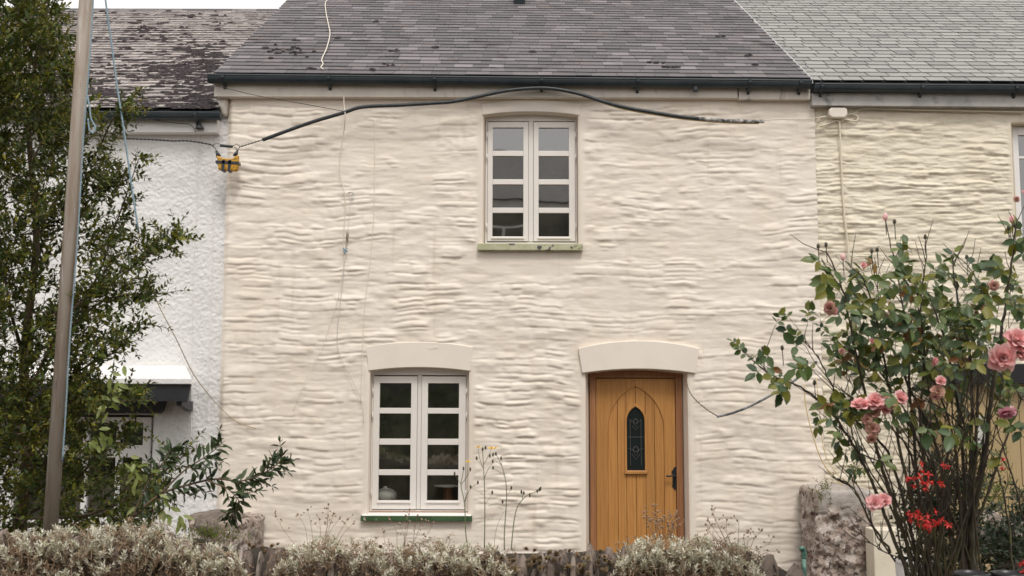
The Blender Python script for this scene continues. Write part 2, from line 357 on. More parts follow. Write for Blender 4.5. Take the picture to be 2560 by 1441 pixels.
def rubble(Xg, Zg, seed, hmin, hmax, lmin, lmax, warp=.05):
    """coursed rubble: long flat stones, each with its own stand-out and tilt, split here and there"""
    r_ = np.random.default_rng(seed)
    wx = Xg+.05*fbm(Xg*1.5, Zg*2, seed+11)
    wz = Zg+warp*2*fbm(Xg*.9, Zg*.9, seed+5, 3)+.036*fbm(Xg*4.2, Zg*4.2, seed+6, 3)+.012*fbm(Xg*12, Zg*12, seed+7, 2)
    wz = wz-wz.min()+.01
    ed = [0.0]
    while ed[-1] < wz.max()+.3: ed.append(ed[-1]+r_.uniform(hmin, hmax))
    ed = np.array(ed); ri = np.searchsorted(ed, wz, 'right')-1
    H = np.zeros_like(Xg); x0 = wx.min()-1
    for r in range(len(ed)-1):
        mk = ri == r
        if not mk.any(): continue
        h = ed[r+1]-ed[r]
        xs = [x0+r_.uniform(0, .3)]
        while xs[-1] < wx.max()+1: xs.append(xs[-1]+r_.uniform(lmin, lmax))
        xs = np.array(xs); ns = len(xs)
        xx = wx[mk]; zz = (wz[mk]-ed[r])
        ci = np.clip(np.searchsorted(xs, xx, 'right')-1, 0, ns-2)
        out = r_.uniform(0, 1, ns)**1.3; tz = r_.uniform(-1, 1, ns); tx = r_.uniform(-1, 1, ns); sp = r_.uniform(0, 1, ns) < .38; sf = r_.uniform(.3, .7, ns)
        out2 = r_.uniform(0, 1, ns)
        L_ = xs[ci+1]-xs[ci]; fx = (xx-xs[ci]); spl = sp[ci]; zs = sf[ci]*h
        top = spl & (zz > zs)
        za = np.where(top, zs, 0); zb = np.where(spl & ~top, zs, h)
        dz = np.minimum(zz-za, zb-zz); dx = np.minimum(fx, L_-fx)
        pr = np.clip(dz/.014, 0, 1)**.7*np.clip(dx/.024+.08, 0, 1)**.7
        o_ = np.where(top, out2[ci], out[ci])
        H[mk] = (.55+.45*o_)*pr+.45*(tz[ci]-.55)*(zz-za-(zb-za)/2)/(zb-za)*pr+.25*tx[ci]*(fx/L_-.5)*pr
    return H
def relief_wall(name, x0, x1, z0, z1, dx, dz, hfun, material, openings, parent, y=0.0):
    """a wall skin with real relief; openings: dict(x0,x1,z0,zs,za, depth, ix0, ix1, iz) with an arched head, edges run exactly along the grid"""
    xs = np.arange(x0, x1+dx*.5, dx); zs = np.arange(z0, z1+dz*.5, dz); xs[-1] = x1; zs[-1] = z1
    for o in openings:
        for e_ in (o['x0'], o['x1']):
            if x0 < e_ < x1: xs[np.argmin(abs(xs-e_))] = e_
        if z0 < o['z0'] < z1: zs[np.argmin(abs(zs-o['z0']))] = o['z0']
    Xg, Zg = np.meshgrid(xs, zs); H = hfun(Xg, Zg)
    keep = np.ones((len(zs)-1, len(xs)-1), bool)
    for o in openings:
        cx = (o['x0']+o['x1'])/2; hw = (o['x1']-o['x0'])/2
        arch = lambda x: o['zs']+(o['za']-o['zs'])*np.clip(1-((x-cx)/hw)**2, 0, 1)
        ix = np.where((xs >= o['x0']-1e-9) & (xs <= o['x1']+1e-9))[0]
        jtop = {}
        for i in ix:
            zt = float(arch(xs[i])); j = int(np.argmin(abs(zs-zt))); Zg[j, i] = zt; jtop[i] = j
        j0 = int(np.argmin(abs(zs-o['z0']))) if o['z0'] > z0 else 0
        for i in ix[:-1]:
            jm = min(jtop[i], jtop[i+1]); keep[j0:jm, i] = False
            for j in range(jm, max(jtop[i], jtop[i+1])): pass
        # damp the relief to plain plaster around the opening and round its arris
        ddx = np.maximum(np.maximum(o['x0']-Xg, Xg-o['x1']), 0); ddz = np.maximum(np.maximum(o['z0']-Zg, Zg-arch(np.clip(Xg, o['x0'], o['x1']))), 0)
        d = np.hypot(ddx, ddz)
        m_ = sstep(o.get('flat', .03), o.get('flat', .03)+.07, d)
        H = H*m_+(1-m_)*.009
        H -= .012*(1-sstep(0, .018, d))*(d < .02)
    V = np.stack([Xg, y-H, Zg], -1).reshape(-1, 3)
    nx = len(xs); jj, ii = np.where(keep)
    q = np.stack([jj*nx+ii, jj*nx+ii+1, (jj+1)*nx+ii+1, (jj+1)*nx+ii], -1)
    # repair arch steps: collapse stepped columns by triangulating towards the snapped vertices
    extra_V = []; extra_q = []
    base = len(V)
    # reveals: run round each opening
    for o in openings:
        ix = np.where((xs >= o['x0']-1e-9) & (xs <= o['x1']+1e-9))[0]
        cx = (o['x0']+o['x1'])/2; hw = (o['x1']-o['x0'])/2
        arch = lambda x: o['zs']+(o['za']-o['zs'])*max(0, 1-((x-cx)/hw)**2)
        zl = np.linspace(o['z0'], o['zs'], 12)
        loop = [(o['x0'], z_) for z_ in zl]+[(xs[i], arch(xs[i])) for i in ix[1:-1]]+[(o['x1'], z_) for z_ in zl[::-1]]
        n = len(loop); ring = []
        yf = y-.009+.012
        for (yy, t) in ((yf-.006, 0), (yf+.02, 0.0), (o['depth'], 1)):
            for (x_, z_) in loop:
                fx_ = (x_-o['x0'])/(o['x1']-o['x0']); x2 = o['ix0']+(o['ix1']-o['ix0'])*fx_
                ring.append((x_+(x2-x_)*t, yy, z_-(.004*t)))
        b = base+len(extra_V); extra_V += ring
        for k in range(2):
            for i in range(n-1):
                extra_q.append((b+k*n+i, b+k*n+i+1, b+(k+1)*n+i+1, b+(k+1)*n+i))
        # infill between grid steps and the true arch line
        for a_i in range(len(ix)-1):
            i0, i1 = ix[a_i], ix[a_i+1]
    if extra_V:
        V = np.vstack([V, np.array(extra_V)]); q = np.vstack([q, np.array(extra_q)])
    me = np_mesh(name, V, q, np.full(len(q), 4), material, True)
    return put(name, me, parent)

# ================================================================== GROUND
g = MB(); g.add([(-90, -90, -.05), (90, -90, -.05), (90, 60, -.05), (-90, 60, -.05)], [(0, 1, 2, 3)])
tag(g.build('ground', M['soil']), kind='structure')

# ================================================================== MAIN COTTAGE
XL = X(553, 770); XR = X(2050, 800)
ZE = Z(243)              # underside of the fascia
cot = empty('cottage', (0, 0, 0), 'cream painted stone cottage in the middle, with oak door and two casement windows', 'house')
# openings, read off the photograph
def opening(pxl, pxr, pyb, pys, pya, depth, fpl, fpr, flat=.03):
    pm = (pyb+pys)/2
    return dict(x0=X(pxl, pm), x1=X(pxr, pm), z0=Z(pyb), zs=Z(pys), za=Z(pya), depth=depth, ix0=X(fpl, pm, depth), ix1=X(fpr, pm, depth), flat=flat)
UW = opening(1207, 1444, 609, 290, 281, .14, 1212, 1441)
LW = opening(923, 1172, 1288, 929, 920, .14, 929, 1169)
DW = opening(1466, 1722, 1424, 933, 924, .17, 1474, 1707, .035)
DW['z0'] = -.05
def billow(x, y, seed, o=3):
    t = 0; a_ = 1; n_ = 0
    for k in range(o):
        t = t+a_*np.abs(2*vnoise(x*2**k+k*7.7, y*1.8**k+k*3.1, seed+k)-1); n_ += a_; a_ *= .5
    return t/n_
def main_h(Xg, Zg):
    Hr = rubble(Xg, Zg, 21, .055, .155, .10, .42, .085)
    Hr = blur(Hr, 1.3, 1.1)
    k1 = .10+1.0*sstep(.36, .66, fbm(Xg*2.9, Zg*5.4, 61, 3)+.5)
    wx_ = Xg+.10*fbm(Xg*1.1, Zg*1.4, 71); wz_ = Zg+.10*fbm(Xg*1.3, Zg*1.1, 72, 3)
    Hb = billow(wx_*2.3, wz_*11.5, 81, 2)
    Hb2 = fbm(wx_*5, wz_*17, 91, 3)
    H = .0235*Hr*k1+.0095*Hb+.013*Hb2+.022*fbm(Xg*1.7, Zg*2.8, 3)+.004*fbm(Xg*14, Zg*22, 95, 2)
    amp = .36+.70*np.clip(fbm(Xg*.8, Zg*.8, 31, 3)+.5, 0, 1)
    H = H*amp
    H *= 1-.75*sstep(ZE-.16, ZE-.02, Zg)
    # calmer plaster above the lintels and under the upper sill
    for (cx, cz, rx, rz) in ((X(1330, 660), Z(655), .75, .20), (X(1330, 250), Z(262), .62, .12)):
        k = 1-sstep(.5, 1.0, np.sqrt(((Xg-cx)/rx)**2+((Zg-cz)/rz)**2)); H = H*(1-.75*k)
    # rounded left arris
    H -= .05*(1-sstep(0, .07, Xg-XL))**2
    return H
wall = relief_wall('wall', XL, XR, -.05, ZE+.02, .012, .0075, main_h, M['cream'], [UW, LW, DW], cot)
# the gable end of the cottage and its back, plain
b = MB(); b.box(XL+.004, XR-.004, .42, 6.6, -.05, ZE+.05); b.build('rear_wall', M['cream_flat'], cot)
b = MB(); b.box(XL+.0, XL+.02, .05, .43, -.05, ZE+.02); b.box(XR-.02, XR, .05, .43, -.05, ZE+.02); b.build('side_wall', M['cream_flat'], cot)

# lintels (arched smooth plaster bands)
def lintel(pxl, pxr, spring_b, apex_b, spring_t, apex_t, flare, y0, name='lintel', n=14):
    inn = []; out = []
    for i in range(n+1):
        t = i/n; k = 1-(2*t-1)**2
        pb = (pxl+(pxr-pxl)*t, spring_b+(apex_b-spring_b)*k); pt = (pxl-flare+(pxr-pxl+2*flare)*t, spring_t+(apex_t-spring_t)*k)
        a_ = at(*pb); c_ = at(*pt); inn.append((a_.x, a_.z)); out.append((c_.x, c_.z))
    m = MB(); m.ribbon(inn, out, y0, .03)
    return m.build(name, M['cream_flat'], cot, bevel=.006)
lintel(1455, 1737, 933, 922, 871, 852, 10, -.040)
lintel(921, 1175, 928.5, 919.5, 868, 856, 6, -.0155)
lintel(1204, 1447, 289, 280, 262, 250, 2, -.014)

# casement windows
def casement(px_frame, rows, sashes, panes, yb, parent):
    (fl, fr, ft, fb) = px_frame
    xa, xb = X(fl, 0+ (ft+fb)/2, yb), X(fr, (ft+fb)/2, yb); zt, zb = Z(ft, yb), Z(fb, yb)
    zh = Z(ft-16, yb)
    mid0, mid1 = X(sashes[0][1], (ft+fb)/2, yb), X(sashes[1][0], (ft+fb)/2, yb)
    m = MB(); t_ = .018
    m.box(xa, X(sashes[0][0], (ft+fb)/2, yb), yb, yb+.07, zb, zt); m.box(X(sashes[1][1], (ft+fb)/2, yb), xb, yb, yb+.07, zb, zt)
    m.box(mid0, mid1, yb+.0, yb+.07, zb+.02, zt-.001)
    m.box(xa-.01, xb+.01, yb+.002, yb+.072, zt, zh+.02); m.box(xa+.001, xb-.001, yb-.004, yb+.07, zb-.02, zb+.012)
    win = m.build('window', M['frame_paint'], parent, bevel=.002)
    for si, (s0, s1) in enumerate(sashes):
        p0, p1 = panes[si]; pm = (ft+fb)/2
        x0, x1 = X(s0, pm, yb)+.003, X(s1, pm, yb)-.003; q0, q1 = X(p0, pm, yb), X(p1, pm, yb)
        sz1, sz0 = Z(ft+3, yb), Z(fb-5, yb)
        ys = yb-.014
        f = MB(); rt, rb = Z(rows[0][0], yb), Z(rows[-1][1], yb)
        f.box(x0, q0, ys, ys+.045, sz0, sz1); f.box(q1, x1, ys, ys+.045, sz0, sz1)
        f.box(q0, q1, ys+.0005, ys+.0445, rt, sz1); f.box(q0, q1, ys+.0005, ys+.0445, sz0, rb)
        f.build('sash', M['frame_paint'], win, bevel=.002)
        d = MB(); d.prism([(q0-.01, rb-.026), (q1+.01, rb-.026), (q1+.01, rb-.010), (q0-.01, rb-.010)], ys-.014, ys+.001); d.build('drip_rail', M['frame_paint'], win, bevel=.003)
        for k in range(len(rows)-1):
            bz = MB(); bz.box(q0+.0005, q1-.0005, ys+.004, ys+.04, Z(rows[k+1][0], yb), Z(rows[k][1], yb)); bz.build('glazing_bar', M['frame_paint'], win, bevel=.003)
        for (ra, rb_) in rows:
            pz = MB(); pz.add([(q0-.002, ys+.026, Z(rb_, yb)-.002), (q1+.002, ys+.026, Z(rb_, yb)-.002), (q1+.002, ys+.026, Z(ra, yb)+.002), (q0-.002, ys+.026, Z(ra, yb)+.002)], [(0, 1, 2, 3)])
            pz.build('pane', M['glass'], win)
        # hinges on the outer edge, stays in the middle
        hx = x0-.007 if si == 0 else x1+.007
        for kz in (.12, .30, .88):
            hz = sz1-(sz1-sz0)*kz; h_ = MB(); h_.tube([(hx, ys-.006, hz-.035), (hx, ys-.006, hz+.035)], .006, 8); h_.build('hinge', M['frame_paint'], win, smooth=True)
    return win
winU = casement((1212, 1441, 303, 609), [(320, 378), (391, 449), (462, 520), (533, 592)], [(1217, 1320), (1332, 1437)], [(1230, 1307), (1345, 1421)], .10, cot)
tag(winU, 'upper casement window')
winL = casement((928, 1170, 939, 1279), [(959, 1021), (1035, 1098), (1113, 1175), (1189, 1252)], [(932, 1043), (1053, 1165)], [(948, 1027), (1069, 1147)], .10, cot)
tag(winL, 'ground floor casement window')
# sills
s_ = MB(); a0 = at(1193, 611, -.06); a1 = at(1456, 611, -.06); s_.box(a0.x, a1.x, -.062, .11, Z(626, -.06), Z(609, -.06)); s_.build('window_sill', M['sill_old'], cot, bevel=.006, label='flaking green upper window sill')
a0 = at(902, 1291, -.06); a1 = at(1181, 1291, -.06)
s_ = MB(); s_.box(a0.x, a1.x, -.062, .0, Z(1304, -.06), Z(1291, -.06)); s_.build('window_sill', M['sill_green'], cot, bevel=.004, label='dark green painted sill')
s_ = MB(); s_.xprism([(-.06, Z(1291, -.06)+.001), (.1, Z(1291, -.06)+.001), (.1, Z(1278, .1)-.014), (.06, Z(1278, .1)-.016)], a0.x+.012, a1.x-.012); s_.build('sill_slope', M['white_plain'], cot)
s_ = MB(); s_.box(X(925, 1280, .06), X(1169, 1280, .06), .082, .10, Z(1282.5, .08), Z(1280, .08)); s_.build('rusty_trim', M['oak_dark'], cot)

# front door
yd = .15
def dx_(px, py=1170, y=yd): return X(px, py, y)
dd = MB()
dl, dr = dx_(1475), dx_(1707); il, ir = dx_(1490), dx_(1691)
ztop = Z(928, yd); zl = Z(944, yd)
dd.box(dl, il, yd-.03, yd+.06, -.05, ztop-.01); dd.box(ir, dr, yd-.03, yd+.06, -.05, ztop-.01)
dd.prism([(il, zl), (ir, zl)]+[(dl+(dr-dl)*(1-i/10), ztop-.012+.028*(1-(2*i/10-1)**2)) for i in range(11)][0:0]+[(ir, ztop-.0)]+[(il, ztop-.0)], yd-.028, yd+.058)
dd.box(dl, dr, yd-.026, yd+.05, ztop-.0, ztop+.06)
door = dd.build('door', M['oak_dark'], cot, bevel=.003); tag(door, 'varnished oak front door with arched window')
# gothic outline helper
def gothic(cx, hw, zb, zs, za, n=12, inset=0):
    pts = [(cx-hw, zb)]
    h = za-zs; rr = (hw*hw+h*h)/(2*hw)   # each side an arc whose centre lies on the spring line
    left = []; right = []
    for i in range(n+1):
        z_ = h*i/n; x_ = (hw-rr)+math.sqrt(max(rr*rr-z_*z_, 0)); left.append((cx-x_, zs+z_)); right.append((cx+x_, zs+z_))
    return pts+left, [(cx+hw, zb)]+right
cxg = (dx_(1520.5)+dx_(1661.5))/2; hwg = (dx_(1661.5)-dx_(1520.5))/2; zsg = Z(1072, yd); zag = Z(965, yd)
lf, rt = gothic(cxg, hwg, -.04, zsg, zag)
# leaf surround with the gothic cut-out: left and right halves
for side, pts, xe in ((-1, lf, il+.004), (1, rt, ir-.004)):
    sb = MB(); outer = [(xe, p[1]) for p in pts]; outer[-1] = (xe, Z(946, yd)); 
    inn = list(pts)+[(cxg, Z(946, yd))]; out = [(xe, p[1]) for p in pts]+[(xe, Z(946, yd))]
    sb.ribbon(inn if side > 0 else inn, out, yd-.006, yd+.03); sb.build('door_surround', M['oak'], door, bevel=.003)
gl_c = dx_(1590.5); gl_h = (dx_(1613)-dx_(1568))/2; gz0 = Z(1176, yd); gzs = Z(1052, yd); gza = Z(1016, yd)
def gx(hw, z_, zs, za):
    if z_ <= zs: return hw
    if z_ >= za: return 0
    h = za-zs; rr = (hw*hw+h*h)/(2*hw); return (hw-rr)+math.sqrt(max(rr*rr-(z_-zs)**2, 0))
pl = [dx_(p) for p in (1520.5, 1545, 1567, 1591, 1615, 1637.5, 1661.5)]
for i in range(6):
    p0, p1 = pl[i]+.0022, pl[i+1]-.0022
    def topz(x):
        lo, hi = zsg, zag
        if abs(x-cxg) >= hwg: return zsg
        for _ in range(30):
            mz = (lo+hi)/2
            if gx(hwg, mz, zsg, zag) > abs(x-cxg): lo = mz
            else: hi = mz
        return lo
    xs_ = np.linspace(p0, p1, 5); top = [(x, topz(x)+.004) for x in xs_]
    pk = MB()
    if i in (2, 3):   # these two are cut by the little window
        pk.prism([(p0, -.04), (p1, -.04), (p1, gz0+.001), (p0, gz0+.001)], yd+.006, yd+.028)
        inner = []; zz = np.linspace(gza-.0, gzs-.02, 8)
        pk.prism([(p0, gza+.001), (p1, gza+.001)]+top[::-1], yd+.006, yd+.028)
        side = -1 if i == 2 else 1
        edge_x = p0 if side < 0 else p1
        zz = np.linspace(gz0+.001, gza+.001, 22)
        inn = [(gl_c+side*gx(gl_h, z_, gzs, gza), z_) for z_ in zz]; outr = [(edge_x, z_) for z_ in zz]
        pk.ribbon(inn, outr, yd+.006, yd+.028)
    else:
        pk.prism([(p0, -.04), (p1, -.04)]+top[::-1], yd+.006, yd+.028)
    pk.build('plank', M['oak'], door, bevel=.0015)
bk = MB(); bk.box(il+.006, ir-.006, yd+.031, yd+.05, -.04, Z(946, yd)); bk.build('door_backing', M['oak_dark'], door)
gm = MB(); zz = np.linspace(gz0, gza, 24)
gm.prism([(gl_c-gx(gl_h, z_, gzs, gza), z_) for z_ in zz[::-1]]+[(gl_c+gx(gl_h, z_, gzs, gza), z_) for z_ in zz[:-1]], yd+.010, yd+.014); gm.build('leaded_glass', M['glass_door'], door)
# trim round the glass, ledge, lead pattern
tr = MB()
inn = [(gl_c-gx(gl_h, z_, gzs, gza), z_) for z_ in zz]+[(gl_c+gx(gl_h, z_, gzs, gza), z_) for z_ in zz[::-1][1:]]
h2 = gl_h+.022; zz2 = [gz0+(gza+.026-gz0)*(z_-gz0)/(gza-gz0) for z_ in zz]
out = [(gl_c-gx(h2, z_, gzs, gza+.026), z_) for z_ in zz2]+[(gl_c+gx(h2, z_, gzs, gza+.026), z_) for z_ in zz2[::-1][1:]]
tr.ribbon(inn, out, yd-.006, yd+.012); tr.build('glass_trim', M['oak'], door, bevel=.003)
tr = MB(); tr.box(gl_c-h2-.004, gl_c+h2+.004, yd-.022, yd+.012, gz0-.036, gz0-.001); tr.build('glass_ledge', M['oak'], door, bevel=.006)
ld = MB(); yl = yd+.007
def lead(pts): ld.tube([(gl_c+x, yl, gz0+z_) for x, z_ in pts], .0028, 5)
HH = gza-gz0
for cz, k in ((.30*HH, 1), (.74*HH, .85)):
    lead([(-.075*k, cz+.03), (-.03*k, cz+.01), (0, cz-.05*k), (.03*k, cz+.01), (.075*k, cz+.03)]); lead([(-.03*k, cz+.01), (0, cz+.055*k), (.03*k, cz+.01)])
    lead([(-.04*k, cz-.03), (0, cz-.085*k), (.04*k, cz-.03)])
    lead([(.028*k*math.cos(t_), cz+.02+.028*k*math.sin(t_)) for t_ in np.linspace(0, 6.28, 10)])
lead([(-.08, .52*HH), (.08, .52*HH)]); lead([(-.055, .05), (-.055, .80*HH)]); lead([(.055, .05), (.055, .80*HH)])
ld.build('lead_pattern', M['lead'], door)
hx = dx_(1687.5); hz0, hz1 = Z(1224, yd), Z(1166, yd); hw_ = (dx_(1695)-dx_(1680))/2
hp = MB(); H_ = hz1-hz0
hp.prism([(hx+x*hw_, hz0+H_*z_) for x, z_ in ((0, 0), (.45, .05), (.5, .10), (1, .12), (1.0, .2), (.85, .24), (.85, .68), (1.15, .74), (1.15, .80), (.75, .86), (.45, .88), (.5, .95), (0, 1), (-.5, .95), (-.45, .88), (-.75, .86), (-1.15, .80), (-1.15, .74), (-.85, .68), (-.85, .24), (-1.0, .2), (-1, .12), (-.5, .10), (-.45, .05))], yd-.016, yd-.006)
hp.tube(smooth_path([(hx, yd-.012, hz0+H_*.6), (hx, yd-.055, hz0+H_*.6), (hx-.03, yd-.06, hz0+H_*.63), (hx-.06, yd-.058, hz0+H_*.60), (hx-.098, yd-.055, hz0+H_*.615)], 4), .0085, 8)
hp.tube([(hx, yd-.02, hz0+H_*.25), (hx, yd-.012, hz0+H_*.25)], .008, 8)
hp.build('door_handle', M['iron'], door, bevel=.002)
st = MB(); st.box(dl-.03, dr+.03, -.12, yd-.03, -.05, -.005); st.build('door_step', M['brown_stone'], cot, bevel=.01)

# dim rooms behind the windows
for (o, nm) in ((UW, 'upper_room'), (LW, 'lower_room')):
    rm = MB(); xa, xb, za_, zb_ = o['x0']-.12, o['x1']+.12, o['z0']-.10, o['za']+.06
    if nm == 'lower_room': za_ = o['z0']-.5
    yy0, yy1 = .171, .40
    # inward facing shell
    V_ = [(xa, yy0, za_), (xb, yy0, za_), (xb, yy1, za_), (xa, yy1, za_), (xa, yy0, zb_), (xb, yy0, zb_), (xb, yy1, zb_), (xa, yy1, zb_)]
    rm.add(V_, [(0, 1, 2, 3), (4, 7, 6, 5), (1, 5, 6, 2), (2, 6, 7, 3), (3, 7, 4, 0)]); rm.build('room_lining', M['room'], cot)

# ------------------------------------------------------------------ roofs
TH = R(31.6); CT, ST = math.cos(TH), math.sin(TH)
def roof(parent, xa, xb, zl_, zr_, ye, slope_len, gauge, wmin, wmax, material, thick, seed, nobj, jag=.003, gap=.003, label=None, vis=(-9, 9), tint=None):
    """underlay sheet + slates, the rows nearest the eave as objects"""
    r_ = random.Random(seed)
    dz = zr_-zl_; W_ = xb-xa
    def pt(x, s, n=0.0):
        zz_ = zl_+dz*(x-xa)/W_
        return Vector((x, ye+s*CT-n*ST*1.0, zz_+s*ST+n*CT))
    u = MB(); u.add([pt(xa, 0, -.004), pt(xb, 0, -.004), pt(xb, slope_len, -.004), pt(xa, slope_len, -.004), pt(xa, 0, -.05), pt(xb, 0, -.05), pt(xb, slope_len, -.05), pt(xa, slope_len, -.05)],
                    [(0, 1, 2, 3), (7, 6, 5, 4), (0, 4, 5, 1), (1, 5, 6, 2), (2, 6, 7, 3), (3, 7, 4, 0)])
    ridge = pt(xa, slope_len); rb = pt(xb, slope_len)
    u.add([pt(xa, slope_len, -.006), pt(xb, slope_len, -.006), (xb, rb.y+slope_len*CT, rb.z-slope_len*ST), (xa, ridge.y+slope_len*CT, ridge.z-slope_len*ST)], [(0, 1, 2, 3)])
    rf = u.build('roof', M['underlay'], parent, label=label)
    # unit slate: 1 wide, length 2*gauge, tail at origin
    t_ = thick; Ls = gauge*2.0
    def slate_verts(wd, lift, sk):
        lo = 2.1*t_+lift
        V_ = []
        for (x, s) in ((0, 0), (wd, sk), (wd, Ls), (0, Ls)):
            f_ = 1-s/Ls
            V_.append((x, s, lo*f_)); 
        return V_+[(x, s, z_+t_) for x, s, z_ in V_]
    FS = [(3, 2, 1, 0), (4, 5, 6, 7), (0, 1, 5, 4), (1, 2, 6, 5), (2, 3, 7, 6), (3, 0, 4, 7)]
    variants = []
    for k in range(6):
        me = bpy.data.meshes.new('slate'); me.from_pydata(slate_verts(1, r_.uniform(0, t_*.4), r_.uniform(-jag, jag)), [], FS); me.materials.append(material); variants.append(me)
    Rm = Matrix.Rotation(TH, 3, 'X'); tilt = math.atan2(dz, W_)
    rest = MB(); cnt = 0; row = 0
    nr = int(slope_len/gauge)
    while row < nr:
        s = row*gauge; x = xa-(r_.uniform(0, wmin) if row % 2 else r_.uniform(wmin*.4, wmax*.7)); 
        while x < xb:
            wd = r_.uniform(wmin, wmax); x0 = max(x, xa); x1 = min(x+wd, xb); x += wd
            if x1-x0 < .03: continue
            sj = s+r_.uniform(-jag, jag); wv = x1-x0-gap
            if cnt < nobj and x1 > vis[0] and x0 < vis[1]:
                o = bpy.data.objects.new('slate', variants[r_.randrange(6)]); COL.objects.link(o); o.parent = rf
                p = pt(x0+gap/2, sj, .001)-Vector((0, 0, 0)); o.location = p; o.scale = (wv, 1, 1); o.rotation_euler = (TH, -tilt, 0)
                cnt += 1
            else:
                vs = []
                for (lx, ls, lz) in slate_verts(wv, r_.uniform(0, t_*.4), r_.uniform(-jag, jag)):
                    vs.append(pt(x0+gap/2+lx, sj+ls, lz+.001))
                rest.add(vs, FS)
        row += 1
    rest.build('slate_field', material, rf, kind='stuff')
    return rf, pt
ye = -.10
za = Z(188, ye); zb = Z(198, ye)
XRL, XRR = X(533, 187, ye), X(2024, 196, ye)
rfm, ptm = roof(cot, XRL, XRR, za, zb, ye, 4.6, .155, .14, .27, M['slate'], .007, 3, 300, jag=.004)
# verge edges of the main roof
v_ = MB()
for (x_, sg) in ((XRR, 1),):
    p0, p1 = ptm(x_, -.01, .012), ptm(x_, 4.6, .012)
    v_.add([p0, p0+Vector((.022*sg, 0, 0)), p1+Vector((.022*sg, 0, 0)), p1, p0-Vector((0, 0, .05)), p0+Vector((.022*sg, 0, -.05)), p1+Vector((.022*sg, 0, -.05)), p1-Vector((0, 0, .05))],
           [(0, 1, 2, 3), (7, 6, 5, 4), (0, 4, 5, 1), (1, 5, 6, 2), (2, 6, 7, 3), (3, 7, 4, 0)])
v_.build('verge_strip', M['fascia_grey'], rfm)
v_ = MB(); p0, p1 = ptm(XRL, -.01, -.02), ptm(XRL, 4.6, -.02)
v_.add([p0-Vector((.02, 0, 0)), p0, p1, p1-Vector((.02, 0, 0)), p0-Vector((.02, 0, .06)), p0-Vector((0, 0, .06)), p1-Vector((0, 0, .06)), p1-Vector((.02, 0, .06))],
       [(0, 1, 2, 3), (7, 6, 5, 4), (0, 4, 5, 1), (1, 5, 6, 2), (2, 6, 7, 3), (3, 7, 4, 0)]); v_.build('verge_strip', M['dark_fill'], rfm)
# moss tufts on a roof
def moss(rf, pt, spots, seed, name='moss'):
    r_ = random.Random(seed); m = MB()
    for (x, s, rx, rs, h) in spots:
        n = 9; ring = []; b = len(m.v)
        for k, (fr_, fh) in enumerate(((1, 0), (.8, .6), (.4, 1))):
            for j in range(n):
                q = 2*math.pi*j/n; w_ = r_.uniform(.7, 1.2)
                m.v.append(tuple(pt(x+rx*fr_*w_*math.cos(q), s+rs*fr_*w_*math.sin(q), .022+h*fh*r_.uniform(.7, 1.1))))
        for k in range(2):
            for j in range(n): m.f.append((b+k*n+j, b+k*n+(j+1) % n, b+(k+1)*n+(j+1) % n, b+(k+1)*n+j))
        m.f.append(tuple(b+2*n+j for j in range(n)))
    return m.build(name, M['moss'], rf, smooth=False, kind='stuff')
def on_roof(pt, ye_, px, py):
    """x and slope distance where a sight line meets the roof plane"""
    lo, hi = 0.0, 6.0
    for _ in range(40):
        s = (lo+hi)/2; p = at(px, py, ye_+s*CT); q = pt(p.x, s)
        if p.z > q.z: lo = s
        else: hi = s
    return p.x, s
sp_ = []
r_ = random.Random(5)
for (px, py, n, sx, sy) in ((690, 135, 9, 38, 7), (725, 128, 5, 20, 4), (750, 140, 6, 25, 4), (985, 133, 3, 12, 1), (970, 170, 3, 14, 1), (1635, 162, 4, 16, 1), (1672, 172, 4, 14, 1), (1080, 124, 2, 12, 1),
                            (945, 60, 2, 10, 1), (845, 98, 2, 10, 2), (1800, 95, 2, 8, 1), (1890, 165, 2, 8, 1), (1860, 142, 2, 8, 1), (1330, 136, 2, 8, 1), (740, 108, 2, 8, 1), (780, 178, 4, 14, 1), (930, 180, 3, 10, 1)):
    for k in range(n):
        x_, s__ = on_roof(ptm, ye, px+r_.gauss(0, sx*.6), py+r_.gauss(0, sy)); sp_.append((x_, s__, r_.uniform(.02, .05), r_.uniform(.015, .04), .016))
moss(rfm, ptm, sp_, 3)
# roof vent
x_, s__ = on_roof(ptm, ye, 1296, 14)
vb = MB(); c_ = ptm(x_, s__, .02); e1, e2 = ptm(x_, s__+.30, .02), None
wv = .078
vb.add([c_+Vector((-wv, 0, .0)), c_+Vector((wv, 0, 0)), c_+Vector((wv, -.02, .07)), c_+Vector((-wv, -.02, .07)), e1+Vector((-wv, 0, 0)), e1+Vector((wv, 0, 0)), e1+Vector((wv, 0, .015)), e1+Vector((-wv, 0, .015))],
       [(0, 1, 2, 3), (3, 2, 6, 7), (1, 5, 6, 2), (0, 3, 7, 4)]); vb.build('roof_vent', M['gutter'], rfm, bevel=.004)

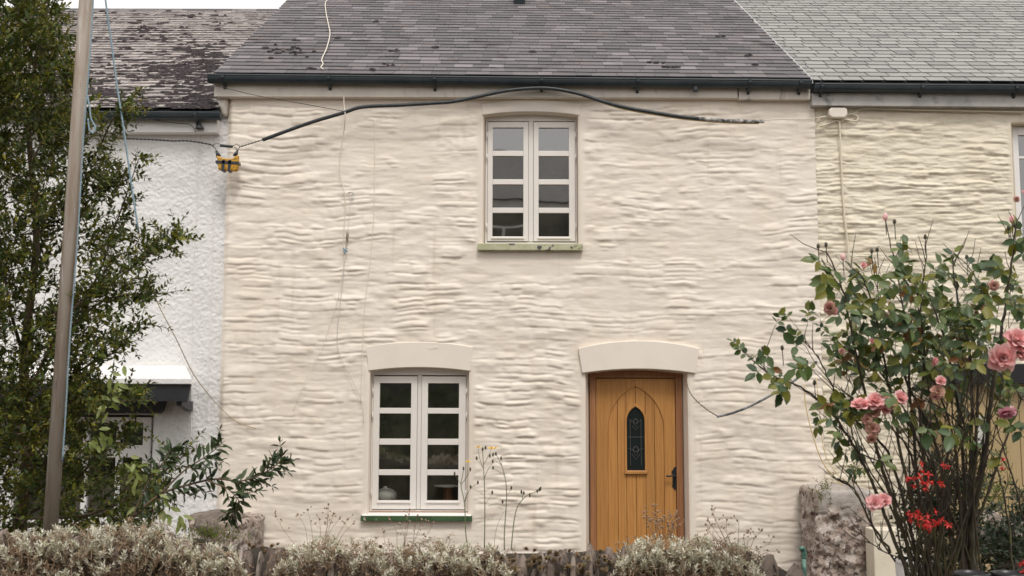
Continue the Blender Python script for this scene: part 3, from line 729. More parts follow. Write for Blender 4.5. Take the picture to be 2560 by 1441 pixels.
# gutters and fascias
def gutter(parent, x0, x1, z_l, z_r, ytop, h, brackets, dark=M['gutter'], name='gutter'):
    prof = [(ytop-.11, 0), (ytop-.112, -.012), (ytop-.102, -.018)] + [(ytop-.055-.048*math.cos(t_), -.018-h*math.sin(t_)) for t_ in np.linspace(.15, math.pi-.15, 9)] + [(ytop-.004, -.018), (ytop-.004, 0), (ytop-.012, 0), (ytop-.014, -.018)] + [(ytop-.055+.040*math.cos(t_), -.018-(h-.008)*math.sin(t_)) for t_ in np.linspace(.15, math.pi-.15, 9)] + [(ytop-.100, 0)]
    m = MB(); m.xprism([(y_, z_+z_l) for y_, z_ in prof], x0, x1, z_r-z_l)
    # end stops
    for xx, zz_ in ((x0, z_l), (x1, z_r)):
        m.xprism([(ytop-.108, zz_-.002), (ytop-.104, zz_-.05), (ytop-.055, zz_-.02-h), (ytop-.008, zz_-.05), (ytop-.006, zz_-.002)], xx-.003, xx+.003)
    gt = m.build(name, dark, parent, smooth=False)
    for px, py in brackets:
        bx = X(px, py, ytop-.05); zz_ = z_l+(z_r-z_l)*(bx-x0)/(x1-x0); k = MB()
        k.xprism([(ytop-.118, zz_+.002), (ytop-.116, zz_-.04), (ytop-.055, zz_-.03-h), (ytop-.02, zz_-.045-h), (ytop-.004, zz_-.10-h*.5), (ytop-.0, zz_-.02), (ytop-.0, zz_+.002)], bx-.014, bx+.014)
        k.build('gutter_bracket', dark, gt)
    return gt
gy = -.085
gl0, gl1 = X(517, 185, gy-.1), X(2027, 196, gy-.1)
gutter(cot, gl0, gl1, Z(186, gy-.11), Z(197, gy-.11), gy, .066, ((558, 200), (822, 200), (1085, 200), (1352, 200), (1592, 203), (1870, 206), (1997, 208)))
fb = MB(); fy = -.082
fx0, fx1 = X(533, 230, fy), X(2024, 230, fy)
fb.xprism([(fy, Z(243.5, fy)), (.03, Z(243.5, fy)), (.03, Z(205, fy)), (fy, Z(205, fy))], fx0, X(1842, 230, fy), -.0)
fb.build('fascia', M['fascia_old'], cot, bevel=.003)
fb = MB(); fb.xprism([(fy+.004, Z(247, fy)), (.03, Z(247, fy)), (.03, Z(207, fy)), (fy+.004, Z(207, fy))], X(1845, 230, fy), fx1); fb.build('fascia', M['fascia_old'], cot, bevel=.003)
fb = MB(); fb.box(fx0+.01, fx1-.01, -.055, .004, ZE-.028, ZE-.002); fb.build('bed_mould', M['cream_flat'], cot, bevel=.006)
fb = MB(); fb.box(fx0, fx1, fy-.018, .2, Z(207, fy)+.0, Z(200, fy)+.02); fb.build('soffit_board', M['dark_fill'], cot)  # board whose dark colour stands in for contact shadow under the eave
# black gutter outlet
ox = X(1736, 222, gy-.05); oz = Z(212, gy-.05); k = MB(); k.lathe([(.0, -.075), (.024, -.075), (.028, -.068), (.028, -.005), (.036, .0), (.036, .03)], (ox, gy-.055, oz+.008), 14); k.build('gutter_outlet', M['gutter'], cot, smooth=False)

# ================================================================== LEFT COTTAGE
lc = empty('cottage', (-4.5, 0, 0), 'white roughcast cottage with mossy roof, left of the cream one, with slate-grey bay canopy', 'house')
yL = .06
XLL = -9.5
ZEL = Z(333, yL)
BW = dict(x0=X(40, 1100, yL), x1=X(382, 1100, yL), z0=.35, zs=Z(1040, yL), za=Z(1039.5, yL), depth=.19, ix0=X(40, 1100, .19), ix1=X(381, 1100, .19), flat=.0)
def rough_h(Xg, Zg):
    return .007*fbm(Xg*9, Zg*9, 41, 3)+.013*fbm(Xg*42, Zg*46, 42, 2, .65)+.02*fbm(Xg*1.2, Zg*1.2, 45, 2)
XLM = X(100, 700, yL)-.9
relief_wall('wall', XLM, XL+.03, -.05, ZEL+.03, .0105, .0105, rough_h, M['white_render'], [BW], lc, y=yL)
b = MB(); b.box(XLL, XLM+.001, yL, .4, -.05, ZEL+.03); b.box(XLL, XL-.02, .44, 6, -.05, ZEL+.03); b.build('rear_wall', M['white_render'], lc)
relief_wall('wall_corner', X(545, 290, .05), XL+.028, ZEL+.031, Z(246, .05), .0105, .0105, lambda a_, b_: rough_h(a_, b_), M['white_render'], [], lc, y=yL)
b = MB(); b.box(X(545, 290, .05)+.01, XL-.02, .075, .4, ZEL+.03, Z(243, .05)); b.build('rear_wall', M['white_render'], lc)
# broken plaster corner above the eaves, beside the cream gable
b = MB(); b.blob((X(556, 262, .02), .05, Z(268, .02)), (.07, .07, .12), 4, .35, 2); b.build('corner_flaunching', M['fascia_old'], lc, smooth=True)
# roof
yeL = -.06; zeL = Z(279, yeL)
rise = None
# slope length so that the ridge sits where the photograph has it
lo, hi = .5, 9
for _ in range(40):
    s = (lo+hi)/2; p = at(400, 33, yeL+s*CT)
    if zeL+s*ST < p.z: hi = s if False else hi; lo = s
    else: hi = s
SLL = s
rfl, ptl = roof(lc, XLL, X(546, 279, yeL), zeL, zeL+.005, yeL, SLL, .138, .17, .30, M['slate_pale'], .011, 8, 300, jag=.014, gap=.006, vis=(X(-30, 250, yeL), 9), label='lichened pale slate roof')
rdg = MB(); p0 = ptl(XLL, SLL, 0); p1 = ptl(X(546, 279, yeL)+2.2, SLL, 0)
for k in range(22):
    xa_ = XLL+k*.36
    if xa_ > -1.6: break
    rr = MB(); rr.tube([(xa_, p0.y, p0.z-.035), (xa_+.355, p0.y, p0.z-.035)], .085, 10); rr.build('ridge_tile', M['slate'], rfl)
sp_ = []; r_ = random.Random(15)
for k in range(2200):
    px = r_.uniform(60, 560); py = r_.uniform(36, 278)
    x_, s__ = on_roof(ptl, yeL, px, py)
    if x_ > X(546, 279, yeL)-.03: continue
    dens = .10+.62*max(0, min(1, (px-330)/230))*max(.15, min(1, (py-60)/110))+.22*max(0, min(1, (py-120)/140))
    nn = mnoise.noise(Vector((x_*1.7, s__*1.7, 3)))*.9
    if r_.random() > dens+nn*.55: continue
    for q in range(r_.choice((1, 2, 3, 4))):
        sp_.append((x_+r_.gauss(0, .06), max(0.02, s__+r_.gauss(0, .012)), r_.uniform(.025, .085), r_.uniform(.02, .055), r_.uniform(.012, .03)))
moss(rfl, ptl, sp_, 9)
gutter(lc, XLL, X(547, 282, -.17), Z(279, -.17), Z(281, -.17), -.06, .06, ((490, 292), (250, 292)))
fb = MB(); fb.box(XLL, X(541, 320, -.05), -.055, .1, Z(333, -.05), Z(300, -.05)); fb.build('fascia', M['white_plain'], lc, bevel=.003)
fb = MB(); fb.box(XLL, X(541, 320, -.05)-.01, -.07, .2, Z(301, -.05), Z(292, -.05)); fb.build('soffit_board', M['dark_fill'], lc)  # dark colour also supplies the shadow band below the left gutter
# bay canopy
ca = MB(); yc = -.42
cx0 = XLL*.5-1.2; cx1 = X(478, 960, yc)
zt_w = Z(905, yL); zf1 = Z(949, yc); zf0 = Z(963, yc)
def canopy_slab(m, x0, x1, prof0, prof1):
    n = len(prof0); m.add([(x0, y_, z_) for y_, z_ in prof0]+[(x1 if y_ < -.1 else x1+.02, y_, z_) for y_, z_ in prof1], [(i, (i+1) % n, n+(i+1) % n, n+i) for i in range(n)]+[tuple(range(n-1, -1, -1)), tuple(range(n, 2*n))])
zt_w = Z(916, yL); xbk = X(476, 950, yL)
ca.add([(-7.2, yc, zf0), (-7.2, yL+.02, zf0), (-7.2, yL+.02, zt_w), (-7.2, yc, zf1), (cx1, yc, zf0), (xbk, yL+.02, zf0), (X(462, 916, yL), yL+.02, zt_w), (cx1, yc, zf1)],
       [(0, 1, 2, 3), (0, 4, 5, 1), (0, 3, 7, 4), (3, 2, 6, 7), (4, 7, 6, 5), (1, 5, 6, 2)])
can = ca.build('canopy', M['white_render'], lc, bevel=.006)
f1 = MB(); zz1 = Z(1006, yc+.03)
f1.add([(-7.2, yc+.025, zf0-.001), (cx1-.012, yc+.025, zf0-.001), (cx1-.05, yc+.045, zz1), (-7.2, yc+.045, zz1), (-7.2, yc+.06, zf0-.001), (cx1-.012, yc+.06, zf0-.001), (cx1-.05, yc+.08, zz1), (-7.2, yc+.08, zz1)],
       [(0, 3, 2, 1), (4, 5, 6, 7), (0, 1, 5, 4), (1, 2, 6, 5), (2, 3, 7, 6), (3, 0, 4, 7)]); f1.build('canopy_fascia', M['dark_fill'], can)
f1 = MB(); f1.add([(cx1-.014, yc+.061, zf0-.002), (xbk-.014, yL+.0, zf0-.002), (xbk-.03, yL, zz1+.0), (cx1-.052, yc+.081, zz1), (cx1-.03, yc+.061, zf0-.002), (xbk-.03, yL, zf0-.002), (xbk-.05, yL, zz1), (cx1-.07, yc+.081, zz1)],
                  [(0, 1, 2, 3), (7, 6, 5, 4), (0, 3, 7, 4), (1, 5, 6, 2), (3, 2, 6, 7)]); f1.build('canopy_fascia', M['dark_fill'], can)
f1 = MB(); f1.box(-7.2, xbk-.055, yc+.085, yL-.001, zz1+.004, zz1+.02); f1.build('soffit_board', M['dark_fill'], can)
f1 = MB(); bx1 = X(412, 1020, -.02)
f1.add([(-7.2, -.06, zz1+.003), (bx1, -.06, zz1+.003), (bx1-.03, -.04, Z(1030, -.05)), (bx1-.06, -.04, Z(1037, -.05)), (-7.2, -.04, Z(1037, -.05)), (-7.2, yL, zz1+.003), (bx1, yL, zz1+.003), (bx1-.03, yL, Z(1030, -.05)), (bx1-.06, yL, Z(1037, -.05)), (-7.2, yL, Z(1037, -.05))],
       [(0, 4, 3, 2, 1), (5, 6, 7, 8, 9), (0, 1, 6, 5), (1, 2, 7, 6), (2, 3, 8, 7), (3, 4, 9, 8)]); f1.build('head_beam', M['dark_fill'], can)
f1 = MB(); kx = X(455, 1012, -.25); f1.xprism([(yc+.09, zz1+.002), (yL, zz1+.002), (yL, zz1-.10), (yL-.06, zz1-.10), (yc+.16, zz1-.05), (yc+.10, zz1-.045)], kx-.035, kx+.02); f1.build('corbel', M['dark_fill'], can, bevel=.008)
# white plastic bay window
wb = MB(); yw = .13; wt = Z(1046, yw); wbz = .45
wx1 = X(377, 1100, yw)
def wx(px): return X(px, 1100, yw)
wb.box(wx(352)+.02, wx1, yw, yw+.06, wbz, wt); wb.box(wx(45), wx(352)+.02, yw, yw+.06, Z(1060, yw), wt); wb.box(wx(45), wx(352)+.02, yw, yw+.06, Z(1147, yw), Z(1116, yw)); 
for px in (298, 215, 132, 48): wb.box(wx(px)-.03, wx(px)+.03, yw-.001, yw+.061, wbz, wt-.001)
wb.box(wx(45), wx1, yw-.002, yw+.06, wbz-.06, wbz)
wob = wb.build('window', M['upvc'], lc, bevel=.006); tag(wob, 'white plastic bay window under the canopy')
f1 = MB(); f1.box(wx(40), wx1+.005, yw+.004, yw+.05, Z(1134.5, yw)-.001, Z(1132, yw)+.001); f1.build('gasket', M['iron'], wob)
for (pa, pb) in ((298, 356), (215, 298), (132, 215)):
    for (qa, qb) in ((Z(1118, yw), Z(1058, yw)), (wbz, Z(1145, yw))):
        pz = MB(); pz.add([(wx(pa), yw+.03, qa), (wx(pb), yw+.03, qa), (wx(pb), yw+.03, qb), (wx(pa), yw+.03, qb)], [(0, 1, 2, 3)]); pz.build('pane', M['glass'], wob)
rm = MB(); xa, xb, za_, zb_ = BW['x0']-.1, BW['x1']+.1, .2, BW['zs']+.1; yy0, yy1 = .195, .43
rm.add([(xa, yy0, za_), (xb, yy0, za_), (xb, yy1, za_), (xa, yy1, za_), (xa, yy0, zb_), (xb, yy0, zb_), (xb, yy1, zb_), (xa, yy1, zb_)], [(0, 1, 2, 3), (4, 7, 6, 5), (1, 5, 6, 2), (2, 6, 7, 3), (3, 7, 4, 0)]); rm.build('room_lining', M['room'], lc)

# ================================================================== RIGHT COTTAGE
rc = empty('cottage', (4.5, 0, 0), 'yellowed cream stone cottage with pale slate roof, behind the rose bush', 'house')
ZER = Z(262, 0)
RW = dict(x0=X(2532, 400), x1=X(2532, 400)+.95, z0=Z(640), zs=Z(306), za=Z(303), depth=.15, ix0=X(2536, 400, .15), ix1=X(2536, 400, .15)+.9, flat=.01)
def right_h(Xg, Zg):
    H = rubble(Xg, Zg, 77, .035, .095, .10, .42, .07); H2 = rubble(Xg, Zg, 99, .03, .07, .06, .25, .08)
    H = blur(.7*H+.4*H2, 1.2, 1.1)*.026*(.25+sstep(.35, .65, fbm(Xg*2, Zg*4, 63, 3)+.5))+.014*fbm(Xg*1.7, Zg*2, 13)+.022*fbm(Xg*6, Zg*20, 18)+.016*billow(Xg*3+.1*fbm(Xg*2, Zg*2, 5), Zg*15+.8*fbm(Xg*1.3, Zg*1.3, 6), 85, 3)
    H *= 1-.5*sstep(ZER-.12, ZER-.02, Zg)
    return H-.004
relief_wall('wall', XR+.0015, XR+3.0, -.05, ZER+.02, .0115, .0075, right_h, M['cream_old'], [RW], rc, y=.012)
b = MB(); b.box(XR+3.0, 9.5, .0, .4, -.05, ZER+.02); b.box(XR+.01, 9.5, .43, 6.6, -.05, ZER+.04); b.build('rear_wall', M['cream_old'], rc)
rw = MB(); y_ = .11; x0_, x1_ = RW['x0']+.012, RW['x1']-.02; z0_, z1_ = RW['z0']+.0, RW['zs']-.005
rw.box(x0_, x0_+.10, y_, y_+.07, z0_, z1_); rw.box(x1_-.07, x1_, y_, y_+.07, z0_, z1_); rw.box(x0_+.1, x1_-.07, y_, y_+.07, z1_-.09, z1_); rw.box(x0_+.1, x1_-.07, y_, y_+.07, z0_, z0_+.09)
rwo = rw.build('window', M['upvc'], rc, bevel=.004)
k = MB(); k.box(x0_+.1, x1_-.07, y_+.01, y_+.05, Z(390, y_)-.012, Z(390, y_)+.012); k.build('glazing_bar', M['upvc'], rwo)
for (qa, qb) in ((z0_+.09, Z(390, y_)-.012), (Z(390, y_)+.012, z1_-.09)):
    k = MB(); k.add([(x0_+.1, y_+.03, qa), (x1_-.07, y_+.03, qa), (x1_-.07, y_+.03, qb), (x0_+.1, y_+.03, qb)], [(0, 1, 2, 3)]); k.build('pane', M['glass'], rwo)
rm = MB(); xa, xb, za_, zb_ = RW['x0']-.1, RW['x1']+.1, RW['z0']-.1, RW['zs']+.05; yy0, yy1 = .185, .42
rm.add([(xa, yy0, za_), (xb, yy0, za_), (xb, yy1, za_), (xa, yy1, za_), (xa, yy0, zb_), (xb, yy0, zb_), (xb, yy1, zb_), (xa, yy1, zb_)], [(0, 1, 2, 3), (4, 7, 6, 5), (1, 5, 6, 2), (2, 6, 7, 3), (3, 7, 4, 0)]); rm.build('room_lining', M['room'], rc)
zeR = Z(203, ye); rx0 = XRR+.028
rfr, ptr_ = roof(rc, rx0, 9.5, zeR, zeR-.02, ye, 4.6, .168, .21, .235, M['slate_grey'], .007, 31, 300, jag=.004, gap=.013, vis=(-9, X(2600, 200, ye)+1.6), label='pale grey slate roof')
gutter(rc, XRR+.02, 9.5, Z(205.5, -.2), Z(205.5, -.2)-.035, -.09, .062, ((2050, 220), (2300, 222), (2535, 226)))
fb = MB(); fb.xprism([(-.10, Z(262, -.1)), (.03, Z(262, -.1)), (.03, Z(226, -.1)), (-.10, Z(226, -.1))], X(2028, 240, -.1), 9.5, -.03); fb.build('fascia', M['fascia_grey'], rc, bevel=.003)
fb = MB(); fb.box(X(2028, 240, -.1), 9.5, -.115, .2, Z(226, -.1)-.02, Z(216, -.1)); fb.build('soffit_board', M['dark_fill'], rc)  # coloured dark to give the shadow beneath the right gutter
# tan boarded porch at the right edge
yp = -.45
po = empty('timber_porch', (at(2470, 1100, yp).x, yp, 0), 'tan boarded porch with dark flat roof, behind the rose stems', 'porch')
xs0 = X(2368, 1100, yp)
for k in range(9):
    x0_ = xs0+k*.142; b = MB(); b.box(x0_+.002, x0_+.139, yp+random.uniform(-.002, .002), yp+.02, -.05, Z(950, yp)); b.build('plank', M['tan_plank'], po, bevel=.004)
b = MB(); b.box(xs0, xs0+1.3, yp-.016, yp-.004, Z(1238, yp), Z(1214, yp)); b.build('rail', M['tan_plank'], po, bevel=.004)
b = MB(); b.box(xs0-.05, xs0+1.4, yp-.13, .0, Z(957, yp-.1), Z(907, yp-.1)); b.build('porch_roof', M['iron'], po, bevel=.005)
b = MB(); b.box(xs0+.01, xs0+1.3, yp+.021, 0, -.05, Z(958, yp)); b.build('porch_side', M['tan_plank'], po)
b = MB(); b.box(X(2441, 1070, yp), X(2471, 1070, yp), yp-.014, yp-.003, Z(1110, yp), Z(1036, yp)); b.build('metal_plate', M['wire_grey'], po, bevel=.003)

# dividing walls beside the cottage
def rough_block(name, x0, x1, y0, y1, z0, z1, material, seed, label, cat, amp=.03, topmat=None):
    """stone and mortar block with real knobbly relief"""
    V_ = []; loops = []; n1, n2, n3 = 34, 24, 60
    def disp(p, nrm):
        k = mnoise.noise(p*5+Vector((seed, 0, 0)))*.9+mnoise.noise(p*13)*.55+mnoise.noise(p*30)*.3
        smoothk = .25 if (topmat and p.z > z1-.22+.05*mnoise.noise(p*6)) else 1
        return p+nrm*amp*k*smoothk
    m = MB(); cx, cy = (x0+x1)/2, (y0+y1)/2
    def sheet(fn, nu, nv):
        b = len(m.v)
        for i in range(nu+1):
            for j in range(nv+1):
                p = fn(i/nu, j/nv)
                # rounded edges by pulling towards an inner box
                r = .05; q = Vector((min(max(p.x, x0+r), x1-r), min(max(p.y, y0+r), y1-r), min(p.z, z1-r))); d = p-q
                if d.length > 1e-6: nrm = d.normalized(); p2 = q+nrm*r
                else: nrm = Vector((0, -1, 0)); p2 = p
                m.v.append(tuple(disp(p2, nrm)))
        for i in range(nu):
            for j in range(nv): m.f.append((b+i*(nv+1)+j, b+(i+1)*(nv+1)+j, b+(i+1)*(nv+1)+j+1, b+i*(nv+1)+j+1))
    sheet(lambda u, v: Vector((x0+(x1-x0)*u, y0, z0+(z1-z0)*v)), n1, n3)
    sheet(lambda u, v: Vector((x0, y1+(y0-y1)*u, z0+(z1-z0)*v)), n2, n3)
    sheet(lambda u, v: Vector((x1, y0+(y1-y0)*u, z0+(z1-z0)*v)), n2, n3)
    sheet(lambda u, v: Vector((x0+(x1-x0)*u, y0+(y1-y0)*v, z1)), n1, n2)
    o = m.build(name, material, None, smooth=True); tag(o, label, cat)
    if topmat:
        o.data.materials.append(M['pier_top'])
        for p_ in o.data.polygons:
            c = p_.center
            if c.z > z1-.17-.10*(c.x-x0)/(x1-x0)+.16*mnoise.noise(c*5) and c.x > x0+.05: p_.material_index = 1
    return o
yq = -.62
rough_block('garden_wall', X(2040, 1350, yq), X(2190, 1350, yq), yq, -.03, -.05, Z(1222, yq), M['pier'], 3, 'crumbling stone and mortar garden wall end, right of the cream cottage', 'wall', .055, topmat=True)
cp = MB(); cx_ = (X(2060, 1250, yq)+X(2195, 1250, yq))/2
cp.blob((cx_+.0, -.33, Z(1258, yq)), (.275, .30, .165), 8, .10, 3, 2.6); o = cp.build('mortar_cap', M['pier_top'], bpy.data.objects['garden_wall'], smooth=True)
rough_block('garden_wall', X(470, 1350, -.8), X(618, 1350, -.8), -.8, -.03, -.05, Z(1305, -.8), M['pier'], 9, 'low stone garden wall end at the left foot of the cream cottage', 'wall', .03)
cp = MB(); cp.blob(((X(470, 1350, -.8)+X(612, 1350, -.8))/2-.05, -.55, Z(1318, -.8)), (.27, .27, .13), 5, .2, 3, 1.3); cp.build('cap_stone', M['brown_stone'], bpy.data.objects['garden_wall.001'], smooth=True)
# beige rendered strip and post behind the canes
b = MB(); b.box(X(2186, 1380, -.9), X(2300, 1380, -.9), -.9, -.66, -.05, Z(1322, -.9)); tag(b.build('rendered_plinth', M['cream_old'], bevel=.01), 'low beige rendered plinth right of the crumbling garden wall', 'plinth')

# ================================================================== THE HOUSE ACROSS THE STREET (seen only mirrored in the panes)
oh = empty('house', (0, -19, 0), 'dark slate hung house across the street, mirrored in the upper window panes', 'house')
yo = -19.0; ZO = 7.35
b = MB(); b.box(-14, 14, yo-7, yo, -.05, ZO); b.build('wall', M['opp'], oh)
b = MB(); b.xprism([(yo+.25, ZO), (yo-3.5, ZO+2.2), (yo-7.2, ZO)], -14.2, 14.2); b.build('roof', M['slate'], oh)
b = MB(); b.box(-14.1, 14.1, yo+.005, yo+.12, ZO-.22, ZO-.02); b.build('fascia', M['white_plain'], oh)
for xw in (-6.4, -.35, 5.6):
    for (z0_, z1_) in ((5.2, 6.7), (1.0, 2.6)):
        f = MB(); f.box(xw-.7, xw+.7, yo+.004, yo+.05, z0_, z1_); wo = f.build('window', M['upvc'], oh)
        for sgn in (-1, 1):
            f = MB(); f.box(xw+sgn*.34-.28, xw+sgn*.34+.28, yo+.051, yo+.06, z0_+.09, z1_-.09); f.build('pane', M['opp'], wo)
hb = MB()
for k in range(26): hb.blob((-13+k*1.05, yo+3.6, .95), (.85, .5, 1.05), k, .25, 2, 2.0)
tag(hb.build('hedge', M['opp_hedge'], smooth=True), 'dark clipped hedge across the street, mirrored in the panes', 'hedge')

# ================================================================== CABLES, STRINGS AND FITTINGS ON THE FRONTS
def strand(name, pts, r, material, label, cat, y=None, n=6, step=6, smooth=True, twist=0):
    P3 = [at(p[0], p[1], (p[2] if len(p) > 2 else y)) for p in pts]
    path = smooth_path(P3, step) if len(P3) > 2 else P3
    m = MB()
    if twist:
        L_ = 0; acc = [0]
        for i in range(1, len(path)): L_ += (path[i]-path[i-1]).length; acc.append(L_)
        fine = []; N_ = int(L_/.012)
        for i in range(N_+1):
            s = L_*i/N_; j = max(0, min(len(path)-2, next((q for q in range(len(acc)-1) if acc[q+1] >= s), len(acc)-2)))
            t = (s-acc[j])/max(acc[j+1]-acc[j], 1e-6); fine.append((path[j].lerp(path[j+1], t), s))
        for ph in (0, math.pi):
            m.tube([p+Vector((0, math.sin(s*twist+ph)*r*.9, math.cos(s*twist+ph)*r*.9)) for p, s in fine], r*.8, 5)
    else: m.tube(path, r, n)
    o = m.build(name, material, smooth=smooth); tag(o, label, cat); return o
cab = strand('overhead_cable', [(655, 352), (700, 335), (775, 308), (855, 284), (905, 269), (1000, 264), (1080, 259), (1130, 255), (1190, 243), (1260, 228), (1330, 221), (1380, 222), (1440, 233), (1500, 252), (1560, 268), (1640, 282), (1700, 291), (1745, 296)], .019, M['rubber'],
             'thick black cable sleeve arching across the cream cottage over the upper window', 'cable', y=-.16, n=10)
m = MB(); m.tube(smooth_path([at(x, y_, -.16) for x, y_ in ((1735, 295), (1790, 299.5), (1850, 302), (1908, 302.5))], 5), .0185, 10); o = m.build('worn_sleeve_end', M['rubber_worn'], cab, smooth=True)
m = MB(); m.tube(smooth_path([at(x, y_, -.150) for x, y_ in ((1500, 256), (1560, 273), (1640, 287), (1700, 296), (1790, 304.5), (1850, 307), (1895, 307.5))], 5), .0085, 6); m.build('tan_underside', M['rope_yellow'], cab, smooth=True)
for (xa_, ya_, xb_, yb_, tr_) in ((702, 333.5, 722, 325.5, .0165), (1124, 256, 1142, 253, .0168), (735, 322, 742, 319, .0168)):
    m = MB(); m.tube([at(xa_, ya_, -.16), at(xb_, yb_, -.16)], tr_, 10); m.build('scuffed_patch', M['rubber_worn'], cab, smooth=True)
strand('twisted_wire', [(597, 370), (625, 361), (660, 350)], .0045, M['wire'], 'short twisted wire between the yellow splice and the black cable sleeve', 'wire', y=-.16, twist=90)
strand('twisted_wire', [(1905, 300), (1950, 297), (2010, 297), (2065, 290)], .004, M['wire_pale'], 'cream painted twisted wire running from the sleeve end to the junction box', 'wire', y=-.10, twist=90)
strand('twisted_wire', [(200, 336), (300, 348), (380, 352), (430, 355), (470, 355), (520, 363), (532, 368)], .0060, M['wire'], 'dark twisted wire crossing the white cottage under its fascia', 'wire', y=-.16, twist=80)
strand('service_wire', [(536, 216), (640, 241), (760, 262), (858, 280)], .0032, M['wire'], 'thin dark wire sloping from the gutter corner to the black cable sleeve', 'wire', y=-.15)
strand('fascia_wire', [(300, 288, -.15), (380, 302, -.12), (440, 311, -.10), (470, 313, -.09), (482, 322, -.08), (487, 333, -.075)], .004, M['wire'], 'dark wire curving over the white fascia to the conical cap', 'wire')
m = MB(); c_ = at(497, 320, -.085); m.lathe([(.0, .045), (.008, .043), (.010, .034), (.045, -.012), (.045, -.018), (.0, -.012)], c_, 14); tag(m.build('conical_cap', M['dark_fill']), 'small dark conical cap on the white fascia', 'cap')
strand('drop_wire', [(497, 325), (495, 345), (491, 380), (490, 520), (482, 700), (478, 950), (478, 1180)], .004, M['white_plain'], 'thin white painted wire down the roughcast wall, from the conical cap', 'wire', y=.04)
strand('drop_wire', [(540, 296), (528, 345), (531, 600), (522, 900), (508, 1180)], .0035, M['white_plain'], 'thin white painted wire down the roughcast wall, nearest the cream corner', 'wire', y=.042)
# yellow taped splice
sp = MB(); ys_ = -.16
outl = [(541, 392), (560, 399), (580, 401), (595, 390), (596, 415), (592, 431), (568, 430), (545, 428), (545, 410)]
pp = [at(x, y_, ys_) for x, y_ in outl]
sp.prism([(p.x, p.z) for p in pp[::-1]], ys_-.04, ys_+.035)
spo = sp.build('cable_splice', M['yellow_tape'], bevel=.014); tag(spo, 'yellow and black taped cable splice hanging at the white and cream corner', 'cable splice')
for (q0, q1, rr_) in (((540, 409), (598, 412), .0), ((560, 404), (558, 432), 0), ((576, 404), (573, 433), 0)):
    A_, B_ = at(*q0, ys_), at(*q1, ys_); d_ = (B_-A_).normalized(); nrm = Vector((-d_.z, 0, d_.x))*.014
    b = MB(); b.add([(A_+nrm+Vector((0, yy, 0))) for yy in (-.046, .04)]+[(A_-nrm+Vector((0, yy, 0))) for yy in (-.046, .04)]+[(B_+nrm+Vector((0, yy, 0))) for yy in (-.046, .04)]+[(B_-nrm+Vector((0, yy, 0))) for yy in (-.046, .04)],
                    [(0, 2, 3, 1), (0, 4, 6, 2), (1, 3, 7, 5), (4, 5, 7, 6), (0, 1, 5, 4), (2, 6, 7, 3)]); b.build('tape_band', M['black_tape'], spo)
for (a_, b_) in (((539, 379), (545, 394)), ((592, 378), (586, 393))):
    m = MB(); m.tube([at(*a_, ys_), at(*b_, ys_)], [.010, .028], 8); m.build('taped_neck', M['black_tape'], spo, smooth=True)
m = MB(); m.tube([at(549, 366, ys_), at(580, 369, ys_)], .015, 10); m.build('insulator', M['rubber'], spo)
for pts in (((530, 366), (540, 360), (549, 363)), ((527, 364), (536, 372), (540, 380)), ((580, 368), (590, 362), (598, 368)), ((583, 370), (590, 373), (592, 380)), ((598, 369), (592, 379))):
    m = MB(); m.tube([at(x, y_, ys_) for x, y_ in pts], .0035, 5); m.build('wire_tail', M['wire'], spo)
# roof lead and the string down the front
lead_pts = [(828, 2), (812, 14), (813, 40), (819, 70), (823, 95), (815, 130), (803, 158), (806, 170), (801, 178), (807, 184)]
P3 = []
for (x, y_) in lead_pts:
    x_, s__ = on_roof(ptm, ye, x, y_); P3.append(ptm(x_, s__, .038))
m = MB(); m.tube(smooth_path(P3, 5), .006, 7); tag(m.build('roof_cable', M['wire_pale'], smooth=True), 'pale cable snaking down the dark slate roof', 'cable')
strand('cream_cord', [(852, 212, -.09), (857, 235, -.09), (858, 262, -.12), (861, 290, -.18), (858, 330, -.06), (850, 375, -.045), (848, 430, -.045), (857, 470, -.045), (862, 505, -.04), (858, 600, -.04), (861, 628, -.05)], .0045, M['wire_pale'], 'thin cream cord hanging from the gutter down the cream wall', 'cord')
strand('cream_cord', [(861, 632), (858, 690), (850, 760), (843, 830), (848, 885), (880, 950), (905, 1010), (910, 1060)], .0032, M['wire_grey'], 'thin cord trailing below the knot towards the lower window', 'cord', y=-.042)
strand('cream_cord', [(862, 634), (846, 740), (826, 800), (812, 850), (780, 920), (745, 990), (733, 1030)], .0028, M['wire_pale'], 'thin pale cord slanting down to the left below the knot', 'cord', y=-.044)
strand('cream_cord', [(936, 300), (934, 520), (925, 650), (912, 760), (905, 900), (902, 1010)], .0028, M['wire_pale'], 'faint painted-over cord left of the windows', 'cord', y=-.030)
m = MB(); m.tube(smooth_path([at(870, 486, -.03), at(873, 482, -.06), at(881, 484, -.06), at(883, 488, -.05)], 4), .006, 6); m.tube([at(880, 488, -.03), at(880, 488, -.07)], .009, 6); tag(m.build('wall_hook', M['wire_grey'], smooth=True), 'small pale hook in the cream wall', 'hook')
m = MB(); m.tube([at(876, 490, -.05), at(872, 540, -.05), at(868, 582, -.05)], .0022, 5)
o = m.build('hanging_weight', M['wire_grey']); tag(o, 'dark shackle hanging on a thin line below the wall hook', 'weight')
m = MB(); m.tube([at(867.5, 581, -.05), at(868, 588, -.05), at(866.5, 597, -.05), at(867, 606, -.05)], [.005, .016, .014, .004], 7); m.tube([at(867, 606, -.05), at(862, 624, -.05)], .003, 5); m.build('shackle', M['steel'], o, smooth=True)
m = MB(); m.tube([at(856, 622, -.05), at(861, 626, -.05), at(867, 631, -.05)], .008, 6); m.tube([at(867, 622, -.05), at(857, 631, -.05)], .006, 6); m.tube([at(861, 630, -.05), at(861, 637, -.05)], [.012, .006], 7); tag(m.build('knot', M['rope_blue'], smooth=True), 'blue knotted end where the cords meet on the cream wall', 'knot')
